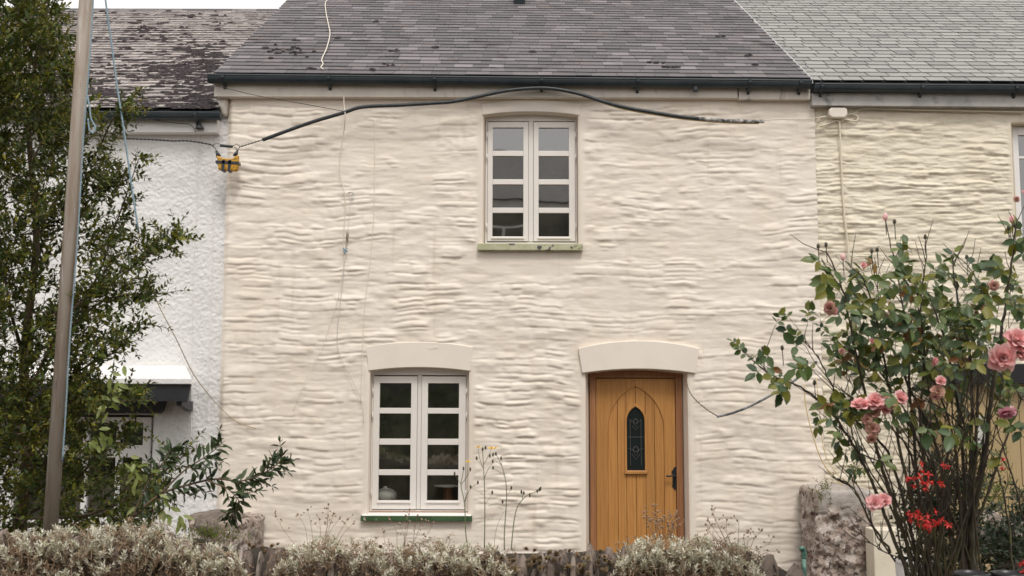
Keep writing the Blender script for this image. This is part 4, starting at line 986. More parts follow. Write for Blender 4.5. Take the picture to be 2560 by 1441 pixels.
# junction box and its cables on the right cottage
jb = MB(); jx, jz = at(2090, 283, -.03).x, at(2090, 283, -.03).z; jw = .096; jh = .055
jb.prism([(jx+x*jw, jz+z_*jh) for x, z_ in ((-1, -.45), (-.65, -1), (.65, -1), (1, -.45), (1, .6), (.75, 1), (-.75, 1), (-1, .6))], -.085, -.003)
jbo = jb.build('junction_box', M['cream_flat'], bevel=.012); tag(jbo, 'cream junction box under the grey fascia of the right cottage', 'junction box')
for i, (pts, lb, r_c) in enumerate(((((2097, 302), (2098, 330), (2102, 420), (2108, 520), (2118, 610), (2122, 660)), 'cream painted cable running straight down from the junction box', .010),
                         (((2097, 304), (2090, 300), (2075, 306), (2060, 311), (2048, 314)), 'cream cable end curling left under the junction box', .008),
                         (((2100, 304), (2110, 297), (2125, 300), (2138, 301), (2143, 290), (2130, 284)), 'cream cable loop right of the junction box', .008),
                         (((2062, 289), (2048, 293), (2041, 305)), 'short cream cable at the left side of the junction box', .007),
                         (((2120, 285), (2138, 280), (2145, 273), (2170, 270), (2300, 273), (2420, 275), (2560, 277)), 'cream cable clipped along under the grey fascia', .0065),
                         (((2122, 632), (2130, 640), (2150, 638), (2185, 640)), 'short cream cable branching right behind the rose', .007),
                         (((2040, 713), (2080, 721), (2200, 719)), 'cream cable running level behind the rose leaves', .006))):
    strand('surface_cable', pts, r_c, M['cream_old'], lb, 'cable', y=-.035)
# lower right sleeve by the door
strand('door_wire', [(1716, 947), (1722, 975), (1740, 1000), (1770, 1025), (1795, 1040)], .0048, M['copper'], 'thin twisted brown wire from the door corner', 'wire', y=-.12, twist=90)
strand('cable_sleeve', [(1792, 1041, -.12), (1830, 1032, -.16), (1880, 1012, -.2), (1930, 985, -.26), (1975, 958, -.3), (2010, 930, -.35), (2042, 902, -.4)], .0125, M['sleeve_grey'], 'grey paint-splashed cable sleeve rising right from the door towards the rose', 'cable', n=9)
strand('tan_string', [(376, 715, -1.2), (398, 770, -1.1), (440, 850, -.9), (485, 940, -.5), (540, 1010, -.2), (590, 1055, -.05), (640, 1074, -.05)], .0045, M['rope_tan'], 'tan string slanting from the tree to the foot of the cream wall', 'string')
strand('yellow_string', [(2010, 960), (2014, 1010), (2030, 1080), (2055, 1150), (2085, 1190), (2105, 1212)], .005, M['rope_yellow'], 'yellow string drooping down the cream wall beside the rose', 'string', y=-.5)
strand('yellow_string', [(2040, 940), (2050, 1040), (2062, 1130), (2095, 1185), (2125, 1215)], .0035, M['rope_yellow'], 'thinner yellow string nearer the rose canes', 'string', y=-.6)
# table and lamp inside the lower window
m = MB(); c_ = at(962, 1252, .24); m.lathe([(.0, 0), (.09, .0), (.125, .05), (.12, .10), (.08, .135), (.02, .15), (.02, .165), (.0, .17)], (c_.x, .29, c_.z-.03), 18); tag(m.build('round_vase', M['white_plain'], smooth=True), 'round white vase behind the bottom left pane', 'vase')
m = MB(); c_ = at(1115, 1218, .27); m.lathe([(0, -.004), (.14, .004), (.145, .012), (.0, .016)], (c_.x+.02, .285-.0, c_.z), 24)
tb = m.build('small_table', M['white_plain']); tag(tb, 'small round white table behind the bottom right pane', 'table')
m = MB(); m.tube([(c_.x+.02, .285, c_.z-.005), (c_.x+.05, .285, c_.z-.4)], [.05, .06], 10); m.build('table_leg', M['oak_dark'], tb)

# ================================================================== LEAVES
SZ = np.array([3, 4, 3, 3, 4, 3])
LP = np.array([0, 1, 6, 1, 2, 7, 6, 2, 3, 7, 0, 6, 5, 6, 7, 4, 5, 7, 3, 4])
def leaf_arrays(P, D, U, L, W, droop=.12, fold=.14):
    P = np.asarray(P, float); D = np.asarray(D, float); U = np.asarray(U, float); n = len(P)
    D = D/np.linalg.norm(D, axis=1, keepdims=True)
    Y = np.cross(U, D); Y /= np.maximum(np.linalg.norm(Y, axis=1, keepdims=True), 1e-6); Nn = np.cross(D, Y)
    L = np.broadcast_to(np.asarray(L, float), (n,))[:, None, None]; W = np.broadcast_to(np.asarray(W, float), (n,))[:, None, None]
    T = np.array([(0, 0, 0), (.3, .46, -.02), (.68, .42, -.25*1), (1, 0, -1), (.68, -.42, -.25), (.3, -.46, -.02), (.3, 0, 0), (.68, 0, -.25)])
    x = T[:, 0][None, :, None]; y_ = T[:, 1][None, :, None]; z_ = T[:, 2][None, :, None]
    fo = np.zeros(8); fo[[6, 7]] = -1
    return P[:, None, :]+D[:, None, :]*x*L+Y[:, None, :]*y_*W+Nn[:, None, :]*(z_*droop*L+fo[None, :, None]*fold*W)
def leaf_mesh(name, P, D, U, L, W, material, droop=.12, fold=.14):
    V = leaf_arrays(P, D, U, L, W, droop, fold); n = len(V)
    loops = (LP[None, :]+8*np.arange(n)[:, None]); sizes = np.tile(SZ, n)
    return np_mesh(name, V.reshape(-1, 3), loops, sizes, material)
class Leaves:
    def __init__(s): s.P = []; s.D = []; s.U = []; s.L = []; s.W = []
    def add(s, p, d, u, l, w_): s.P.append(tuple(p)); s.D.append(tuple(d)); s.U.append(tuple(u)); s.L.append(l); s.W.append(w_)
    def build(s, name, material, parent, kind='stuff', droop=.12, fold=.14):
        if not s.P: return None
        return tag(put(name, leaf_mesh(name, s.P, s.D, s.U, np.array(s.L), np.array(s.W), material, droop, fold), parent), kind=kind)
    def build_single(s, name, material, parent, n, droop=.12, fold=.14, nv=8):
        """the n largest as parts sharing a few leaf meshes, the rest joined"""
        order = sorted(range(len(s.P)), key=lambda i: -s.L[i]*s.W[i]); vs = []
        for k in range(nv):
            q = leaf_mesh(name, [(0, 0, 0)], [(1, 0, 0)], [(0, 0, 1)], np.array([1.0]), np.array([random.uniform(.8, 1.1)]), material, droop*random.uniform(.3, 2), fold*random.uniform(.5, 1.6)); vs.append(q)
        for i in order[:n]:
            o = bpy.data.objects.new(name, random.choice(vs)); COL.objects.link(o); o.parent = parent
            D = Vector(s.D[i]).normalized(); Y = Vector(s.U[i]).cross(D).normalized(); N_ = D.cross(Y)
            mw = Matrix((D, Y, N_)).transposed().to_4x4(); mw = Matrix.Translation(Vector(s.P[i])-parent_loc(parent)) @ mw @ Matrix.Diagonal((s.L[i], s.W[i], s.L[i]*.8, 1))
            o.matrix_local = mw
        rest = Leaves()
        for i in order[n:]: rest.add(s.P[i], s.D[i], s.U[i], s.L[i], s.W[i])
        rest.build('foliage', material, parent, droop=droop, fold=fold)
def parent_loc(p):
    l = Vector((0, 0, 0))
    while p is not None: l += p.location; p = p.parent
    return l
def rv(r_=1.0): return Vector((random.gauss(0, r_), random.gauss(0, r_), random.gauss(0, r_)))
def twig(start, d, length, lv, wood_, spacing, ll, lw, n=6, wander=.18, lift=.0, r0=.003, opp=True, bare=0.15, angle=.9, taper=.55, buds=None, budp=0):
    """one shoot with leaves set along it; returns its tip"""
    p = Vector(start); d = Vector(d).normalized(); pts = [p.copy()]; seg = length/n; acc = 0; nxt = length*bare; az = random.uniform(0, 6.28)
    for i in range(n):
        d = (d+rv(wander*.5)+Vector((0, 0, lift))).normalized(); q = p+d*seg
        while nxt < acc+seg:
            t = (nxt-acc)/seg; c = p.lerp(q, t); side = d.cross(Vector((0, 0, 1)))
            if side.length < .2: side = d.cross(Vector((0, 1, 0)))
            side.normalize(); up = side.cross(d)
            k = 1-(1-taper)*nxt/length
            for s_ in ((0, math.pi) if opp else (0,)):
                v = side*math.cos(az+s_)+up*math.sin(az+s_)
                dd_ = (d*math.cos(angle)+v*math.sin(angle)+rv(.15)).normalized()
                u_ = (Vector((0, 0, 1))*.8+d*.6+rv(.35)); sz = ll*k*random.uniform(.75, 1.15)
                lv.add(c, dd_, u_, sz, lw*k*random.uniform(.85, 1.15))
            az += 1.57 if opp else 2.4
            nxt += spacing*random.uniform(.8, 1.2)
        acc += seg; p = q; pts.append(p.copy())
    lv.add(p, d, Vector((0, -.3, 1))+rv(.3), ll*taper, lw*taper)
    if wood_ is not None: wood_.tube(pts, [r0*(1-.6*i/n) for i in range(n+1)], 4, cap=False)
    if buds is not None and random.random() < budp:
        for _ in range(random.randint(14, 30)):
            b_ = p+rv(.018)-d*random.uniform(0, .08); buds.add(b_, d+rv(.8), rv(1), random.uniform(.006, .014), random.uniform(.004, .008))
    return p

# ================================================================== THE TREE (privet) AT THE LEFT
random.seed(21)
yt = -4.2
tree = empty('shrub_tree', (at(60, 1300, yt).x, yt, 0), 'large leafy privet-like tree filling the left edge, in front of the white cottage', 'tree')
limbs = MB(); trunk = MB()
base = at(60, 1441, yt); base.z = -.05
tips = []
def limb(px_pts, r0, r1, ys):
    P3 = smooth_path([at(x, y_, yy) for (x, y_), yy in zip(px_pts, ys)], 5); n = len(P3)
    m = MB(); m.tube(P3, [r0+(r1-r0)*i/(n-1) for i in range(n)], 6); m.build('branch', M['twig'], tree, smooth=True); return P3
m = MB(); P3 = smooth_path([base, at(50, 1330, yt), at(70, 1150, yt+.1), at(60, 900, yt+.1), at(90, 600, yt), at(70, 300, yt), at(110, 30, yt)], 5)
m.tube(P3, [.05-.042*i/(len(P3)-1) for i in range(len(P3))], 8); m.build('trunk', M['twig'], tree, smooth=True)
brs = [([(70, 1150), (-40, 900), (-120, 600), (-160, 300)], .02), ([(60, 900), (150, 840), (240, 700), (290, 560), (345, 400)], .011), ([(65, 1000), (170, 790), (290, 700), (400, 620), (448, 600)], .011),
       ([(70, 1150), (140, 1010), (200, 930), (290, 880), (345, 815)], .010), ([(85, 620), (150, 480), (230, 400), (280, 300), (300, 285)], .009), ([(70, 300), (100, 200), (110, 90), (120, -10)], .008),
       ([(80, 400), (150, 280), (165, 190), (150, 60)], .008), ([(50, 1300), (150, 1240), (260, 1130), (330, 1060)], .012), ([(50, 1300), (220, 1290), (350, 1230), (450, 1150)], .011),
       ([(60, 900), (20, 750), (-10, 500), (20, 250), (10, 30)], .012), ([(140, 1010), (220, 1000), (300, 990), (350, 1000)], .008), ([(150, 840), (250, 760), (330, 740), (395, 745)], .008), ([(90, 600), (180, 560), (240, 480), (285, 470)], .008)]
limb_pts = []
for px_pts, r0 in brs:
    ys = [yt+random.uniform(-.4, .5) for _ in px_pts]; limb_pts += limb(px_pts, r0, .003, ys)[6:]
lv = Leaves(); bd = Leaves(); tw = MB()
edge = [(-300, -80, 60), (-60, 0, 150), (0, 0, 160), (60, 0, 170), (110, 0, 185), (160, 0, 225), (200, 0, 235), (240, 0, 258), (275, 0, 292), (300, 0, 285), (330, 0, 290), (360, 0, 295), (400, 0, 330), (440, 0, 322), (480, 0, 298), (520, 0, 305), (560, 0, 380), (600, 0, 420), (640, 0, 432), (680, 0, 412), (720, 0, 400), (760, 0, 375), (800, 0, 330), (850, 0, 315), (900, 0, 260), (950, 0, 270), (1000, 0, 330), (1035, 0, 262), (1120, 0, 262), (1150, 0, 340), (1200, 0, 440), (1250, 0, 440), (1320, 0, 400)]
def edge_at(py):
    ys_ = [e_[0] for e_ in edge]; xs_ = [e_[2] for e_ in edge]; return float(np.interp(py, ys_, xs_))
def density(px, py):
    e_ = edge_at(py); f_ = px/max(e_, 1)
    nz_ = mnoise.noise(Vector((px*.011, py*.011, 1.3)))+.5*mnoise.noise(Vector((px*.03, py*.03, 7)))
    base_ = .92-.45*max(0, f_-.55)/.45
    if py < 120: base_ *= .6
    if px > 190: base_ *= .8
    return base_+.85*nz_+(.75 if py > 960 else 0)+(.2 if px < 60 else 0)
cnt = 0; tries = 0
while cnt < 2500 and tries < 30000:
    tries += 1
    py = random.uniform(-60, 1330); px = random.uniform(-170, edge_at(py)-15)
    if random.random() > density(px, py): continue
    yy = yt+random.uniform(-.55, .6); p = at(px, py, yy); cx_ = at(40, py+120, yt)
    out_ = Vector((p.x-cx_.x, (p.y-yt)*.7, .25+random.uniform(0, .5))).normalized()
    d = (out_+rv(.45)+Vector((.10 if px > 100 else 0, 0, .1))).normalized()
    ln = random.uniform(.10, .24)*(1.0 if px < 230 else .8)
    start = p-d*ln*.7
    big = 1.35 if (py < 260 and random.random() < .5) else 1
    twig(start, d, ln, lv, tw, .028*big, .060*big, .027*big, buds=bd, budp=.5 if px < 250 else .12, lift=.02, r0=.0026)
    cnt += 1
for i in range(0, len(limb_pts), 1):
    p = limb_pts[i]
    for _ in range(3):
        d = (rv(.8)+Vector((.4, 0, .5))).normalized(); twig(p, d, random.uniform(.10, .22), lv, tw, .026, .057, .026, buds=bd, budp=.25, r0=.0026)
# sprays that stand out against the white wall
for (a_, b_) in (((270, 520), (345, 385)), ((250, 590), (310, 545)), ((300, 680), (462, 632)), ((330, 660), (430, 560)), ((330, 700), (420, 690)), ((260, 900), (352, 840)), ((290, 880), (345, 800)), ((250, 640), (300, 420)), ((240, 480), (305, 310)), ((140, 120), (185, 60)), ((110, 60), (122, -10)), ((40, 40), (90, -20)), ((280, 1010), (375, 1005)), ((230, 340), (300, 290))):
    A_, B_ = at(*a_, yt-.3), at(*b_, yt-.3); twig(A_, B_-A_, (B_-A_).length, lv, tw, .022, .044, .018, wander=.06, bare=.05, r0=.004, n=8)
print('privet leaves', len(lv.P))
lv.build_single('leaf', M['privet'], tree, 300)
bd.build('bud_clusters', M['bud'], tree)
tag(put('twigs', tw.mesh('twigs', M['twig']), tree), kind='stuff')
# pale new growth near the canopy
nl = Leaves()
for (cx, cy, n) in ((215, 1010, 0), (265, 1010, 8), (240, 1095, 8), (270, 1095, 5), (330, 1160, 6), (345, 1185, 6), (375, 1240, 12), (420, 1280, 8), (270, 985, 5), (300, 960, 5), (440, 1310, 4)):
    for k in range(n):
        p = at(cx+random.gauss(0, 16), cy+random.gauss(0, 14), yt-.55+random.uniform(-.1, .1)); nl.add(p, Vector((random.uniform(-.5, .9), random.uniform(-.4, .2), random.uniform(-1.1, .2))), Vector((0, -1, .6))+rv(.3), random.uniform(.05, .085), random.uniform(.022, .034))
nl.build_single('pale_leaf', M['privet_new'], tree, 80)
# the nearer dark glossy branch low down
nb = empty('leafy_branch_shrub', (at(300, 1400, -4.75).x, -4.75, .3), 'low shrub whose dark glossy branch reaches right across the foot of the cream wall', 'shrub')
lv2 = Leaves(); ynb = -4.8
def limb2(pts, r0):
    P3 = smooth_path([at(x, y_, ynb+k*.02) for k, (x, y_) in enumerate(pts)], 5); m = MB(); n = len(P3)
    m.tube(P3, [r0*(1-.7*i/(n-1)) for i in range(n)], 6); m.build('branch', M['twig'], nb, smooth=True); return P3
b1 = limb2([(240, 1400), (330, 1300), (400, 1240), (470, 1215), (540, 1200), (600, 1205), (650, 1190), (690, 1165), (708, 1145)], .009)
b2 = limb2([(400, 1240), (460, 1180), (520, 1140), (562, 1105)], .006); b3 = limb2([(520, 1205), (570, 1225), (600, 1262), (575, 1300)], .005); b4 = limb2([(330, 1300), (370, 1210), (415, 1150), (430, 1120)], .006)
tw2 = MB()
for P3, dens in ((b1, 1), (b2, 1), (b3, 1), (b4, 1)):
    for i in range(6, len(P3)-1):
        p = P3[i]; d = (P3[i+1]-P3[i]).normalized()
        for s_ in (-1, 1):
            if random.random() < .9:
                u_ = Vector((-d.z, 0, d.x))*s_
                lv2.add(p, (d*.6+u_*.8+rv(.25)), Vector((0, -.6, 1))+rv(.4), random.uniform(.070, .100), random.uniform(.024, .034))
        if i % 3 == 0:
            u_ = Vector((-d.z, 0, d.x))*random.choice((-1, 1)); twig(p, d*.8+u_*.7+Vector((0, random.uniform(-.4, .4), 0)), random.uniform(.08, .17), lv2, tw2, .030, .080, .028, bare=.1, r0=.003, droop=None) if False else twig(p, d*.8+u_*.7+Vector((0, random.uniform(-.4, .4), 0)), random.uniform(.08, .17), lv2, tw2, .030, .080, .028, bare=.1, r0=.003)
lv2.build_single('leaf', M['privet_near'], nb, 300, droop=.25)
tag(put('twigs', tw2.mesh('twigs', M['twig']), nb), kind='stuff')

# ------------------------------------------------------------------ steel pole and blue ropes
ypo = -4.75
A_, B_ = at(217, -60, ypo), at(131, 1262, ypo)
dirp = (A_-B_).normalized(); top = A_+dirp*1.2; bot = B_-dirp*(B_.z+.05)/dirp.z*1.0
m = MB(); m.tube([bot, top], .041, 28); tag(m.build('steel_pole', M['steel'], smooth=True), 'leaning galvanised steel pole at the left, in front of the tree', 'pole')
def onpole(py, off, dy=-.03):
    a_, b_ = at(217, -60, ypo), at(131, 1262, ypo)
    t = (py+60)/1322; px = 217+(131-217)*t
    return at(px+off, py, ypo+dy)
m = MB(); m.tube([onpole(py, 17.5+1.2*math.sin(py*.013)) for py in range(-40, 1180, 20)], .0048, 6)
rp = m.build('blue_rope', M['rope_blue'], smooth=True); tag(rp, 'blue rope running down the right side of the steel pole', 'rope')
strand('blue_rope', [(258, -20), (266, 40), (276, 110), (290, 215), (305, 310), (322, 430), (345, 582)], .0062, M['rope_blue'], 'blue rope slanting down right of the steel pole into the tree', 'rope', y=-4.6)
strand('blue_rope', [(217, 245), (222, 270), (226, 300), (236, 320), (232, 335), (222, 328), (218, 300)], .005, M['rope_blue'], 'small loop of blue rope hanging at the steel pole', 'rope', y=-4.8)

# ================================================================== THE HEDGE BANK
random.seed(5)
yh = -5.0
hx0 = X(-260, 1400, yh)
def top_py(px): return float(np.interp(px, [-300, 0, 420, 560, 640, 760, 1000, 1300, 1480, 1600, 1880, 1950, 2010, 2060], [1345, 1345, 1350, 1385, 1374, 1388, 1394, 1390, 1376, 1385, 1385, 1412, 1440, 1480]))
hb = empty('hedge_bank', (0, -4.7, 0), 'low hedge bank of upright brown slate stones along the bottom of the picture', 'wall')
cx0_, cx1_ = hx0, X(2040, 1440, yh)
m = MB(); prof_n = 60; rows_ = []
for i in range(prof_n+1):
    x_ = cx0_+(cx1_-cx0_)*i/prof_n; px = 1280+(x_/(yh-CY))*F*1.0; zt = Z(top_py(px)+30, yh)
    for (yy, zz_) in ((yh+.06, -.05), (yh+.05, zt-.12), (yh+.10, zt-.02), (yh+.35, zt+.03), (yh+.62, zt-.02), (yh+.66, -.05)):
        q = Vector((x_, yy, zz_)); k = mnoise.noise(q*6)*.03; m.v.append((x_, yy+k, zz_+(k if zz_ > 0 else 0)))
for i in range(prof_n):
    for j in range(5): m.f.append((i*6+j, (i+1)*6+j, (i+1)*6+j+1, i*6+j+1))
m.f.append(tuple(range(5, -1, -1))); m.f.append(tuple(prof_n*6+j for j in range(6)))
m.build('earth_core', M['hedge_core'], hb, smooth=True)
def stone_mesh(seed):
    rr = random.Random(seed); m = MB(); n = 8; lv_ = 6; H_ = 1.0
    for i in range(lv_+1):
        t = i/lv_; wv = 1.0 if t < .7 else math.sqrt(max(0.02, 1-((t-.7)/.32)**2)); sk = (rr.uniform(-.1, .1), rr.uniform(-.1, .1))
        for j in range(n):
            q = 2*math.pi*(j+.5)/n; c_, s_ = math.cos(q), math.sin(q)
            ex = .55; xx = math.copysign(abs(c_)**ex, c_); yy = math.copysign(abs(s_)**ex, s_)
            m.v.append((.5*xx*wv*rr.uniform(.86, 1.1)+sk[0]*.5*t, .5*yy*wv*rr.uniform(.86, 1.1)+sk[1]*.3, H_*t-.0+rr.uniform(-.02, .02)))
    for i in range(lv_):
        for j in range(n): m.f.append((i*n+j, i*n+(j+1) % n, (i+1)*n+(j+1) % n, (i+1)*n+j))
    m.f.append(tuple(lv_*n+j for j in range(n)))
    return m.mesh('stone', M['stone_hedge'], False)
SM = [stone_mesh(k) for k in range(12)]
def put_stone(x, y_, ztop, wd, dp, h, tilt=.08):
    o = bpy.data.objects.new('stone', random.choice(SM)); COL.objects.link(o); o.parent = hb
    o.location = Vector((x, y_, ztop-h))-hb.location; o.scale = (wd, dp, h); o.rotation_euler = (random.gauss(0, .04), random.gauss(.04, tilt), random.gauss(0, .25)); return o
px = -120; n_st = 0
while px < 2035:
    wpx = random.choice((random.uniform(13, 24), random.uniform(20, 40))); tp = top_py(px)+random.gauss(0, 7)-(8 if random.random() < .15 else 0)
    if 1880 < px: wpx = random.uniform(30, 50)
    x_ = X(px+wpx/2, 1400, yh); put_stone(x_, yh+random.uniform(-.02, .03), Z(tp, yh), wpx/F*6.0*.98, random.uniform(.08, .15), random.uniform(.30, .42)); n_st += 1
    px += wpx*random.uniform(.9, 1.15)
px = -80
while px < 1990:
    wpx = random.uniform(18, 40); tp = top_py(px)+random.gauss(-1, 6); x_ = X(px, 1400, yh+.16)
    if random.random() < .75: put_stone(x_, yh+.16, Z(tp-5, yh+.16), wpx/F*6.2, .1, .3); n_st += 1
    px += wpx*1.2
low = MB()
x_ = cx0_
while x_ < cx1_:
    wd = random.uniform(.07, .2); low.blob((x_+wd/2, yh+.02, .20), (wd*.55, .08, .20), int(x_*100) % 97, .2, 1); x_ += wd*.95
low.build('lower_stones', M['stone_hedge'], hb, smooth=False, kind='stuff')

# silver-leaved mats on the bank
def silver(label, spans, nshoots, seed, dryn=160, hang=None, parent_x=0):
    random.seed(seed); o = empty('silver_shrub', (X(parent_x, 1400, -4.9), -4.9, Z(1400, -4.9)), label, 'shrub')
    lv_ = Leaves(); dr_ = Leaves(); tw_ = MB()
    cx_, ct = zip(*spans)
    for k in range(nshoots):
        px = random.uniform(cx_[0], cx_[-1]); tpy = float(np.interp(px, cx_, ct)); dep = random.random()
        tpy += 7
        if mnoise.noise(Vector((px*.022, seed, 0)))+.25*random.random() < -.12: tpy += 26
        if mnoise.noise(Vector((px*.05, seed*2, 3)))+random.gauss(0, .25) < -.30: continue
        ybase = yh+random.uniform(-.14, .4)
        bot_py = 1400
        # tips fill from the contour down to the stones
        tipy = tpy+(random.random()**.9)*(hang if (hang and random.random() < .45) else 50)+8
        dead = mnoise.noise(Vector((px*.018, tipy*.04, seed)))+.3*(tipy-tpy)/60+random.gauss(0, .12) > .66
        yb_ = ybase if tipy < tpy+40 else yh-random.uniform(.08, .16)
        tip = at(px, tipy, yb_); ln = random.uniform(.05, .10)
        d = Vector((random.gauss(0, .45), random.gauss(-.25, .4), random.uniform(.55, 1.1))).normalized()
        st_ = tip-d*ln; ll = random.uniform(.020, .031)
        n_w = int(ln/.0085); c = st_.copy(); az = random.uniform(0, 6)
        for i in range(n_w):
            t = i/n_w; c = st_+d*ln*t
            for q in range(2):
                az += math.pi+(.0 if q else 1.2); side = d.cross(Vector((.3, .8, .1))).normalized(); v = side*math.cos(az)+d.cross(side)*math.sin(az)
                an = .95-.5*t; dry_ = dead or (t < .22 and random.random() < .5)
                (dr_ if dry_ else lv_).add(c, (d*math.cos(an)+v*math.sin(an)), d+rv(.2), ll*random.uniform(.8, 1.2), .0085*random.uniform(.8, 1.25))
        tw_.tube([st_-d*.04, st_+d*ln*.9], [.0022, .0010], 4, cap=False)
    for k in range(dryn):
        px = random.uniform(cx_[0], cx_[-1]); tpy = float(np.interp(px, cx_, ct)); py = random.uniform(tpy+30, (tpy+50+(hang or 30)))
        p = at(px, py, yh-random.uniform(.0, .10)); d = rv(1).normalized(); pts = [p]
        for i in range(5): d = (d+rv(.45)+Vector((0, 0, -.1))).normalized(); pts.append(pts[-1]+d*random.uniform(.012, .03))
        tw_.tube(pts, .0017, 3, cap=False)
        for q in pts[::2]:
            for _ in range(3): dr_.add(q+rv(.008), rv(1), rv(1), random.uniform(.010, .022), random.uniform(.004, .008))
    lv_.build('foliage', M['silver'], o, droop=.10, fold=.18); dr_.build('dry_foliage', M['dry'], o); tag(put('stems', tw_.mesh('stems', M['dry']), o), kind='stuff'); return o
silver('pale silver-leaved shrub draped over the left end of the hedge bank', [(-150, 1290), (0, 1318), (130, 1300), (200, 1308), (260, 1292), (330, 1288), (380, 1278), (440, 1300), (480, 1335), (560, 1350), (600, 1352)], 620, 31, 620, 125, 250)
silver('silver-leaved shrub on the hedge bank below the lower window', [(690, 1362), (730, 1345), (780, 1328), (840, 1318), (900, 1322), (960, 1350), (1020, 1340), (1080, 1325), (1140, 1342), (1200, 1338), (1250, 1352), (1300, 1380)], 360, 32, 420, 62, 950)
silver('silver-green shrub on the hedge bank in front of the oak door', [(1540, 1365), (1570, 1335), (1640, 1322), (1720, 1322), (1780, 1318), (1830, 1330), (1870, 1348), (1910, 1385)], 400, 33, 340, 80, 1700)
silver('small silver tuft hanging at the stones left of the lower window', [(480, 1365), (520, 1345), (600, 1352), (620, 1390)], 60, 34, 40, 60, 550)
# dried flower stalks in front of the door and over the bank
def stalks(label, base_px, tips, seed, parent_name='dry_stalks'):
    random.seed(seed); o = empty(parent_name, at(base_px[0], base_px[1], yh+.1), label, 'dry flowers'); m = MB(); hd = MB()
    for (x, y_) in tips:
        B_ = at(base_px[0]+(x-base_px[0])*.45+random.uniform(-8, 8), base_px[1], yh+.1); T_ = at(x, y_, yh+.05+random.uniform(-.06, .06)); mid = B_.lerp(T_, .55)+rv(.012)
        P3 = smooth_path([B_, mid, T_], 4); m.tube(P3, [.0016, .0015, .0014, .0013, .0012, .0011, .001, .0009, .0008][:len(P3)], 4, cap=False)
        for k in range(random.randint(2, 5)):
            c = P3[random.randint(4, len(P3)-1)]; e_ = c+Vector((random.uniform(-.03, .03), random.uniform(-.02, .02), random.uniform(.0, .03))); m.tube([c, e_], .0008, 3, cap=False); hd.blob(e_, (.0042, .0042, .005), k, .2, 1)
        hd.blob(T_, (.006, .006, .0065), 3, .3, 1)
    m.build('stalks', M['seed'], o, kind='stuff'); hd.build('seed_heads', M['seed'], o, kind='stuff'); return o
stalks('tan dried flower heads in front of the oak door', (1665, 1345), [(1612, 1292), (1625, 1300), (1633, 1262), (1638, 1285), (1645, 1278), (1652, 1295), (1660, 1290), (1670, 1305), (1678, 1290), (1690, 1288), (1697, 1296), (1684, 1310), (1640, 1310), (1655, 1318), (1700, 1312), (1620, 1315), (1672, 1325), (1610, 1280), (1693, 1278)], 4)
stalks('sparse dark seed heads right of the oak door', (1850, 1370), [(1770, 1300), (1782, 1285), (1818, 1298), (1844, 1300), (1890, 1340), (1905, 1325), (1935, 1340), (1948, 1378), (1870, 1330), (1910, 1390), (1765, 1310), (1780, 1272)], 6)
stalks('wispy brown seed stalks left of the lower window', (800, 1370), [(745, 1288), (770, 1276), (818, 1272), (822, 1262), (690, 1292), (835, 1285), (850, 1298), (800, 1300), (870, 1300), (885, 1310)], 8)
stalks('wispy brown seed stalks in front of the green sill', (1010, 1380), [(975, 1300), (1015, 1290), (1025, 1275), (1045, 1290), (1055, 1300), (1085, 1308), (960, 1330), (1000, 1310)], 9)
# houseleeks
def leek_mesh(seed):
    rr = random.Random(seed); L_ = Leaves()
    for ring, (n, el, ln) in enumerate(((9, .2, 1), (8, .5, .8), (7, .8, .55))):
        for k in range(n):
            q = 2*math.pi*(k+ring*.5)/n; d = Vector((math.cos(q)*math.cos(el), math.sin(q)*math.cos(el), math.sin(el))); L_.add((-d.x*.1, -d.y*.1, .14*ring), d, Vector((-d.x*.4, -d.y*.4, 1)), ln, .42)
    return leaf_mesh('houseleek', L_.P, L_.D, L_.U, np.array(L_.L), np.array(L_.W), M['leek'], -.25, -.2)
LM = [leek_mesh(k) for k in range(4)]; random.seed(12)
spots = [(621, 1366), (637, 1372), (655, 1374), (682, 1370), (697, 1364), (667, 1382), (950, 1372), (1315, 1376)]
while len(spots) < 84:
    spots.append((random.uniform(1275, 1545), random.uniform(1378, 1436)) if random.random() < .85 else (random.uniform(1060, 1280), random.uniform(1390, 1436)))
for i, (x, y_) in enumerate(spots):
    o = bpy.data.objects.new('houseleek', random.choice(LM)); COL.objects.link(o); yy = yh-.01-random.uniform(0, .07) if y_ > 1388 else yh+.08
    o.location = at(x, y_, yy); s = random.uniform(.017, .028); o.scale = (s, s, s); o.rotation_euler = (random.uniform(.2, 1.2), random.gauss(0, .3), random.uniform(0, 6))
    tag(o, 'small reddish green houseleek rosette growing among the hedge stones', 'succulent', 'houseleeks in the hedge bank')
# yellow-green moss-like plant by the low wall
lv3 = Leaves(); random.seed(3)
for k in range(420):
    p = at(random.gauss(535, 38), random.gauss(1336, 13), -4.7+random.uniform(-.1, .1)); lv3.add(p, rv(.6)+Vector((0, -.2, 1)), rv(1), random.uniform(.012, .024), .007)
o = lv3.build('stonecrop', M['lime_leaf'], None); tag(o, 'yellow-green stonecrop mat beside the low stone wall end', 'plant')

